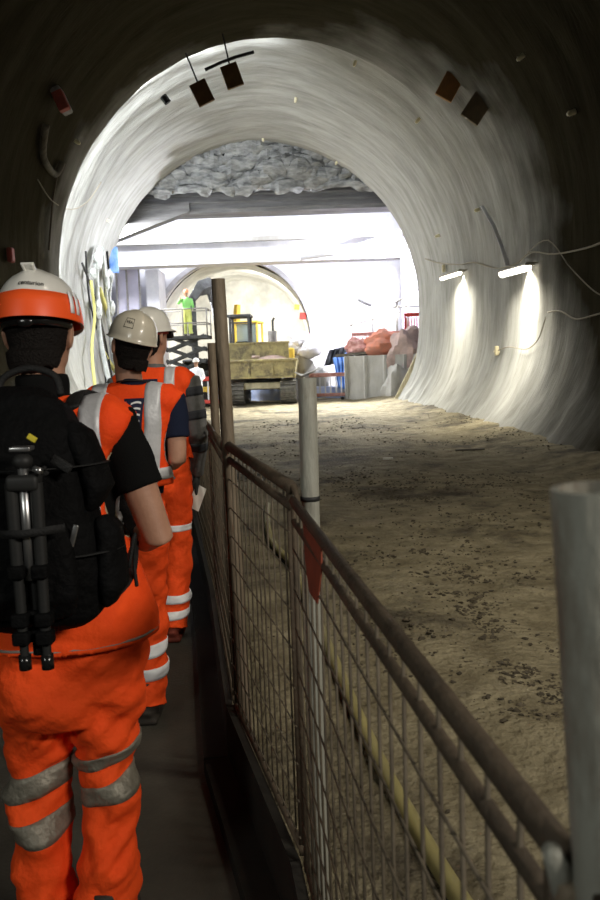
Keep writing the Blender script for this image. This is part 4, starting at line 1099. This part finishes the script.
# planks
def plank(p0, p1, w_, t, m, label, name='plank'):
    p0, p1 = V(p0), V(p1); d = p1 - p0; mb = MB().loft([p0 - p0, d], [(w_ / 2 * 1.414, t / 2 * 1.414)] * 2, 4, True, (1, .2, .3))
    c, s = cos(pi / 4), sin(pi / 4)
    mb = MB(); a = V((1, .25, 0)); a = (a - d.normalized() * a.dot(d.normalized())).normalized(); b = d.normalized().cross(a)
    vs = [q + a * sx * w_ / 2 + b * sy * t / 2 for q in (V((0, 0, 0)), d) for sx, sy in ((-1, -1), (1, -1), (1, 1), (-1, 1))]
    mb.add(vs, [(3, 2, 1, 0), (4, 5, 6, 7), (0, 1, 5, 4), (1, 2, 6, 5), (2, 3, 7, 6), (3, 0, 4, 7)])
    o = mb.build(name, m); o.location = p0; return tag(o, label, 'plank')
plank(at(396, 403, 29.9), at(424, 346, 30.6), .26, .06, 'timber', 'pale timber plank leaning against the right tunnel wall end')
plank(at(403, 402, 29.7), at(424, 359, 30.3), .09, .06, 'timber_grey', 'dark thin plank leaning behind the pale timber plank')
plank(at(336, 356, 33.4) , at(378, 352, 33.0), .25, .10, 'timber_grey', 'dark board lying across the top edge of the concrete block')
# blue sheets
def sheet(pts4, nx_, nz_, amp, m, label, name='tarpaulin', cat='sheet'):
    a, b, c, d = [V(p) for p in pts4]; mb = MB()
    for i in range(nx_ + 1):
        for j in range(nz_ + 1):
            u, v = i / nx_, j / nz_; p = a.lerp(b, u).lerp(d.lerp(c, u), v); mb.v.append(p + V((0, amp * sin(u * 25 + 3 * noise.noise(p)) + amp * noise.noise(p * 3), 0)))
    for i in range(nx_):
        for j in range(nz_): q = i * (nz_ + 1) + j; mb.f.append((q, q + nz_ + 1, q + nz_ + 2, q + 1))
    o = mb.build(name, m, None, True); so = o.modifiers.new('s', 'SOLIDIFY'); so.thickness = .02
    return tag(o, label, cat)
sheet([at(338, 388, 34), at(349, 390, 33.8), at(348, 352, 34), at(333, 358, 34.2)], 20, 16, .1, 'blue', 'bright blue sheet hanging beside the dusty barrier')
sheet([at(196, 407, 35.5), at(346, 402, 34.6), at(346, 386, 34.6), at(196, 388, 35.5)], 90, 10, .06, 'blue_pale', 'long pale blue sheet along the ground behind the dumper')
sheet([at(324, 366, 34.6), at(345, 362, 34.6), at(348, 346, 34.8), at(330, 350, 34.8)], 20, 12, .12, 'band_dark', 'dark bundle of sheeting draped over rubble by the blue sheet')
# scaffold rail on the right, in the chamber
S2 = empty('guard_rail', (0, 0, 0), label='thin grey guard rail in front of the violet pillar', cat='railing')
for px in (397, 408): MB().tube([at(px, 302, 34.9), at(px, 345, 34.9)], .045, 8).build('post', 'galv', S2, True)
MB().tube([at(393, 307, 34.9), at(421, 306, 34.9)], .04, 8).build('rail', 'galv', S2, True)
MB().tube([at(395, 303, 34.85), at(422, 287, 34.85)], .035, 8).build('brace', 'galv', S2, True)
S3 = empty('guard_rail', (0, 0, 0), label='thin grey guard rail above the pinkish barriers', cat='railing')
for px in (352, 373): MB().tube([at(px, 298 if px == 373 else 322, 34.9), at(px, 345, 34.9)], .03, 8).build('post', 'galv', S3, True)
MB().tube([at(348, 326, 34.9), at(400, 312, 34.9)], .03, 8).build('rail', 'galv', S3, True)
tag(MB().bbox((0, 0, 0), (.75, .03, .16), .01, (0, R(25), 0)).build('sign_board', 'conc_grey'), 'small tilted dark board on the white wall above the barriers', 'board').location = at(366, 301, 39.8)
# orange warning boards by the portal edge
for px, py, m, lab, s in ((303, 316, 'barrier_r', 'red-orange panel at the right rim of the round opening', .34), (297, 307, 'mach_y', 'small ochre panel above the red-orange one at the rim', .26), (311, 341, 'pink', 'pink panel on the white wall just outside the round opening', .5), (335, 316, 'pink', 'pale pink panel on the white wall above the rubble', .45)):
    q = at(px, py, 39.975); tag(MB().bbox((0, 0, 0), (s, .05, s * (1.6 if m == 'pink' else 1)), .01, (0, .1, 0)).build('notice', m), lab, 'notice', 'small coloured panels on the far wall').location = q

# ------------------------------------------------------------------ fittings on the lining
def th_of(px, py, y0=8, y1=30):
    """where a sight line meets the lining: returns y, theta"""
    best = None
    y = y0
    while y < y1:
        p = at(px, py, y); cx, cz, rx, rz = prof(y); e = .42 * (1 - .75 * max(0, y - LIP) / 9) if y > LIP else 0
        th = math.atan2((p.z - cz) / rz, (p.x - cx) / rx)
        e *= wstep(th)
        if p.z >= cz and ((p.x - cx) / (rx + e)) ** 2 + ((p.z - cz) / (rz + e)) ** 2 > 1: return y, th
        if p.z < cz and abs(p.x - cx) > rx + e - toe(cz - p.z): return y, math.copysign(1, p.x - cx) * math.asin(max(-1, (p.z - cz) / rz)) if p.x > cx else pi - math.asin(max(-1, (p.z - cz) / rz))
        y += .05
    return y1 - .2, th
def on_lining(px, py, inset=.05):
    y, th = th_of(px, py); return wp(y, th, inset), th
# pale bolt caps
caps = [(296, 97), (107, 220), (480, 209), (263, 137), (74, 140), (576, 111), (334, 168), (500, 353), (440, 235), (356, 60), (420, 118), (524, 55)]
for i, (px, py) in enumerate(caps):
    p, th = on_lining(px, py, .10); s = 1 if py > 90 else .9
    d = V((-cos(th), 0, -sin(th)))
    o = MB().tube([-d * .1, d * .02], .085 * s * .55, 12).tube([d * .015, d * .05], .05 * s * .6, 10).build('bolt_cap', 'bolt', None, 40); o.location = p
    tag(o, 'pale round bolt cap set in the sprayed tunnel lining', 'bolt', 'pale bolt caps in the lining')
# brown boards hanging at the lip
for px, py, sz, rz_, dy, lab, m in ((202, 93, .42, 24, 0, 'left brown board of the pair hanging at the bright upper left of the arch', 'brown_board'), (232, 76, .42, 18, 0, 'right brown board of the pair hanging at the bright upper left of the arch', 'brown_board'),
                             (452, 84, .42, -30, 0, 'orange-brown board of the pair at the dim upper right of the arch', 'redbox'), (480, 107, .45, -35, 0, 'dull brown board of the pair at the dim upper right of the arch', 'brown_board')):
    q = at(px, py, 20.3) if px < 300 else on_lining(px + 4, py - 4, .2)[0]; r = empty('hanging_board', q, label=lab, cat='board', group='brown boards hanging from the arch')
    if px > 300: m = 'ochre_board' if m == 'redbox' else 'dull_board'
    a = MB().bbox((0, 0, 0), (sz, .10, sz * 1.32), .02, (0, R(-rz_), 0)); a.build('board', m, r)
    cxy = V((prof(q.y)[0], q.y, 3.75)); d = (q - cxy).normalized()
    MB().tube([d * .25, d * (1.0 if px < 300 else .4)], .02, 6).build('hanger', 'cable', r)
# dark bracket between them
tag(MB().loft([at(168, 103, 20.9), at(163, 96, 20.9)], [(.09, .06)] * 2, 6).build('bracket', 'cable'), 'small black bracket on the rim of the bright arch at upper left', 'bracket')
tag(MB().tube([at(205, 70, 20.85), at(220, 63, 20.85), at(236, 57, 20.85), at(254, 52, 20.85)], .04, 6).build('cable_bar', 'cable', None, True), 'black bar running along the rim above the two brown boards', 'bar')
# red and grey box on left dark wall
p, th = on_lining(53, 95, .2)
r = empty('junction_box', p, label='grey and faded red junction box high on the dark left lining', cat='box')
MB().bbox((0, 0, 0), (.2, .42, .48), .03, (0, R(-22), 0)).build('enclosure', 'greybox', r)
MB().bbox((.03, -.14, -.05), (.22, .18, .40), .02, (0, R(-22), 0)).build('cover', 'redbox', r)
# pipe loop on left wall
pts = [on_lining(px, py, .12)[0] for px, py in ((40, 122), (37, 145), (40, 160), (50, 172), (57, 160))]
tag(MB().tube(spline(pts, 5), .075, 10).build('pipe', 'lining_dirty', None, True), 'grey curved pipe on the dark left lining under the junction box', 'pipe')
def cable(pix, r, m, label, inset=.06, name='cable', n=5):
    pts = [on_lining(px, py, inset)[0] for px, py in pix]
    return tag(MB().tube(spline(pts, n), r, 6).build(name, m, None, True), label, 'cable')
cable([(33, 178), (48, 200), (68, 208), (84, 200), (98, 180)], .014, 'cable_pale', 'thin pale cable drooping from the left lining to the arch rim', .1)
cable([(57, 160), (50, 200), (46, 250)], .022, 'rust', 'dull red cable running down the dark left lining', .06)
cable([(428, 258), (440, 262), (463, 264), (478, 262), (500, 268), (520, 264), (536, 252), (560, 254), (600, 246), (630, 230)], .018, 'cable_pale', 'dusty supply cable looping between the two wall lamps and on to the right', .1)
cable([(532, 252), (552, 240), (575, 268), (600, 292), (620, 300)], .012, 'cable_pale', 'thin cable curving down the dark right lining', .08)
cable([(552, 313), (565, 312), (580, 320), (600, 316), (620, 310)], .016, 'cable_pale', 'pale cable hanging low on the right lining right of the lamps', .08)
cable([(500, 352), (512, 348), (530, 350), (542, 340), (550, 318)], .012, 'cable_pale', 'thin looped cable under the right wall lamp', .08)
for px, py, lab in ((447, 268, 'orange tag on the cable left of the far wall lamp'), (501, 352, 'orange tag dangling low between the two lit patches of wall')):
    p, th = on_lining(px, py, .1); o = MB().bbox((0, 0, 0), (.1, .12, .24), .03).build('tag', 'timber'); o.location = p; tag(o, lab, 'tag', 'small tags on the right lining')
# paint mark stripe on the right lining
pts = [on_lining(px, py, .075)[0] for px, py in ((485, 205), (497, 225), (505, 245), (511, 265))]
tag(MB().loft(pts, [(.05, .015)] * 4, 8).build('seam_patch', 'conc_white', None, True), 'pale raised seam strip running down the right lining', 'strip')
# red glove-like mark at far left edge
p, th = on_lining(6, 255, .08); o = MB().bbox((0, 0, 0), (.12, .2, .3), .04).build('hook', 'redbox'); o.location = p; tag(o, 'small red hook on the left lining above the nearest helmet', 'hook')

# hoses and cables hanging on the bright left wall
hang = [([(76, 262), (90, 300), (101, 345), (112, 400)], .035, 'cable', 'black cable slanting down the bright left wall, nearest the dark lining'),
        ([(80, 250), (84, 300), (97, 350), (104, 400)], .03, 'cable', 'thin black cable second from the dark lining on the left wall'),
        ([(102, 250), (108, 285), (117, 320), (122, 372)], .04, 'cable', 'black hose right of the pale hoses on the left wall'),
        ([(88, 262), (90, 300), (93, 340), (106, 395)], .09, 'cable_w', 'thick pale hose bulging down the left wall'),
        ([(95, 246), (98, 280), (103, 330), (112, 380)], .07, 'cable_w', 'pale hose right of the thick one on the left wall'),
        ([(83, 280), (87, 315), (84, 350), (90, 400)], .05, 'cable_y', 'yellow hose low on the left wall behind the first helmet'),
        ([(94, 288), (101, 310), (104, 322)], .08, 'cable_y', 'short yellow strap hanging between the pale hoses'),
        ([(98, 352), (104, 362), (111, 372)], .09, 'cable_y', 'yellow strap end low beside the second helmet'),
        ([(106, 275), (113, 300), (110, 335), (116, 370)], .06, 'cable_w', 'pale hose at the right of the bundle on the left wall'),
        ([(92, 300), (96, 330), (99, 350), (107, 385)], .03, 'timber_grey', 'grey cable between pale hoses on the left wall')]
for pts, r_, m, lab in hang: cable(pts, r_, m, lab, .16 + rnd.random() * .1, 'hose' if r_ > .045 else 'cable')
for i in range(9):
    px = 83 + rnd.random() * 26; py = 255 + rnd.random() * 60; c, th = on_lining(px, py, .3)
    rock(c, (.10, .22, .16 + .2 * rnd.random()), 'cable_w', 20 + i, 'crumpled pale scrap of sheeting tangled in the hoses on the left wall', 'sheeting_scrap', 'pale scraps in the left wall hoses', 'scrap')
p, th = on_lining(110, 258, .1)
sheet([p + V((-.12, -.1, -.5)), p + V((.14, .25, -.5)), p + V((.12, .25, .45)), p + V((-.10, -.1, .45))], 8, 14, .03, 'blue', 'small blue rag hanging on the bright left wall', 'rag', 'rag')

# ------------------------------------------------------------------ lamps and fill lights
def area(loc, target, sx, sy, power, col, spread=180, name='lamp_or_fill'):
    l = bpy.data.lights.new(name, 'AREA'); l.shape = 'RECTANGLE'; l.size = sx; l.size_y = sy; l.energy = power; l.color = col; l.spread = R(spread)
    o = bpy.data.objects.new(name, l); COL.objects.link(o); o.location = loc
    o.rotation_euler = (V(target) - V(loc)).to_track_quat('-Z', 'Y').to_euler(); return o
# two battens on the right wall
for px, py, L, lab in ((531, 271, 1.35, 'brighter wall lamp, the right one of two on the right lining'), (463, 275, 1.55, 'far wall lamp, the left one of two on the right lining')):
    p, th = on_lining(px, py, .36)
    r = empty('wall_lamp', p, label=lab, cat='lamp', group='tube lamps on the right lining'); r.rotation_euler = (0, 0, R(10))
    MB().bbox((.04, 0, .06), (.24, L, .05), .02).build('housing', 'lampbody', r)
    MB().tube([(0, -L * .48, 0), (0, L * .48, 0)], .085 if L < 1.5 else .06, 12).build('tube', 'tube', r, True)
    for s in (-1, 1): MB().box((.18, s * L * .4, .10), (.36, .04, .04)).build('bracket', 'lampbody', r)
    area(p + V((-.02, 0, -.08)), p + V((.12, 0, -1.0)), .16, L, 235, (1, .94, .80), 150)
# assumed unseen lamps behind the lip, added for the bright ring at upper left
for i, d in enumerate((178, 160, 142, 124, 107, 92)):
    th = R(d); p = wp(LIP + .35, th, .16)
    r = empty('flood_lamp', p, label='assumed flood lamp added out of view behind the rim of the near lining', cat='lamp', group='assumed flood lamps behind the rim')
    r.rotation_euler = (0, -(th - pi / 2), 0)
    MB().bbox((0, -.1, 0), (.5, .12, .16), .03).build('housing', 'lampbody', r)
    c = V((cos(th), 0, sin(th)))
    area(p + V((0, -.02, 0)), p + V((0, 1, 0)) + c * .12, .5, .12, (250, 240, 180, 110, 60, 25)[i], (.93, .97, 1.0), 170)
# chamber flood lamp, then unseen lights added to brighten the chamber
fl = at(413, 242, 34.2)
r = empty('flood_lamp', fl, label='glaring violet-white flood lamp by the right end of the white beam', cat='lamp')
MB().bbox((0, .12, 0), (.6, .12, .45), .03).build('housing', 'lampbody', r)
MB().ball((0, 0, 0), (.26, .06, .22), 20, 10).build('lens', 'tube_dim', r, True)
area(fl + V((0, -.12, 0)), (-7.0, 27.2, 6.0), .5, .4, 380, (.90, .92, 1), 44)
area(fl + V((-.3, -.12, -.2)), (-.6, 26, 0), .5, .4, 950, (.98, .97, .92), 58)  # extra beam added at this lamp to brighten the far floor
area(fl + V((-.4, .1, -.2)), (1.2, 40, 2.6), .5, .4, 950, (.93, .92, 1), 125)  # extra beam added at this lamp to brighten the far wall
MB().tube([(0, .2, .2), (0, .25, 3.3)], .03, 8).build('hanger', 'mach', r, True)
area((1.5, 34.2, 9.3), (-1.0, 39.5, 2), 4, 1.5, 330, (.90, .93, 1))  # unseen light, like those that follow, added to brighten the chamber walls
area((4.6, 33.6, 9.0), (5, 38, 1), 2, 1.5, 1500, (.88, .89, 1))
area((-5.5, 34.5, 9.0), (-5, 39, 1), 2, 1.5, 850, (.92, .94, 1))
area((pc.x + 1.4, 43.0, pc.z + 2.6), (pc.x + .8, 49, 1), 1.5, 1, 480, (1, .96, .87))  # unseen warm lights added inside the round opening
area((pc.x + 2.2, 45.5, pc.z + 1.5), (pc.x + 1.5, 49, 1.5), 1.2, 1, 160, (1, .95, .82))
area((-6.9, 32.0, 7.0), (-1.5, 30.5, 1), 1.2, .8, 900, (.95, .95, .95), 150)  # unseen light added at the left to brighten the tunnel mouth
# unseen fill lights, added to brighten the workers, fence posts and mud
area((3.6, -1.8, 3.6), (-.9, 4.2, 1.0), 1.3, .35, 66, (1, .93, .82), 100)
area((2.6, 2.0, 6.2), (2.4, 6.5, 0), 1.3, .4, 85, (1, .91, .74), 100)

area((-3.2, -2.4, 3.3), (.4, 2.0, 1.0), 1.3, .35, 15, (.95, .97, .9), 90)
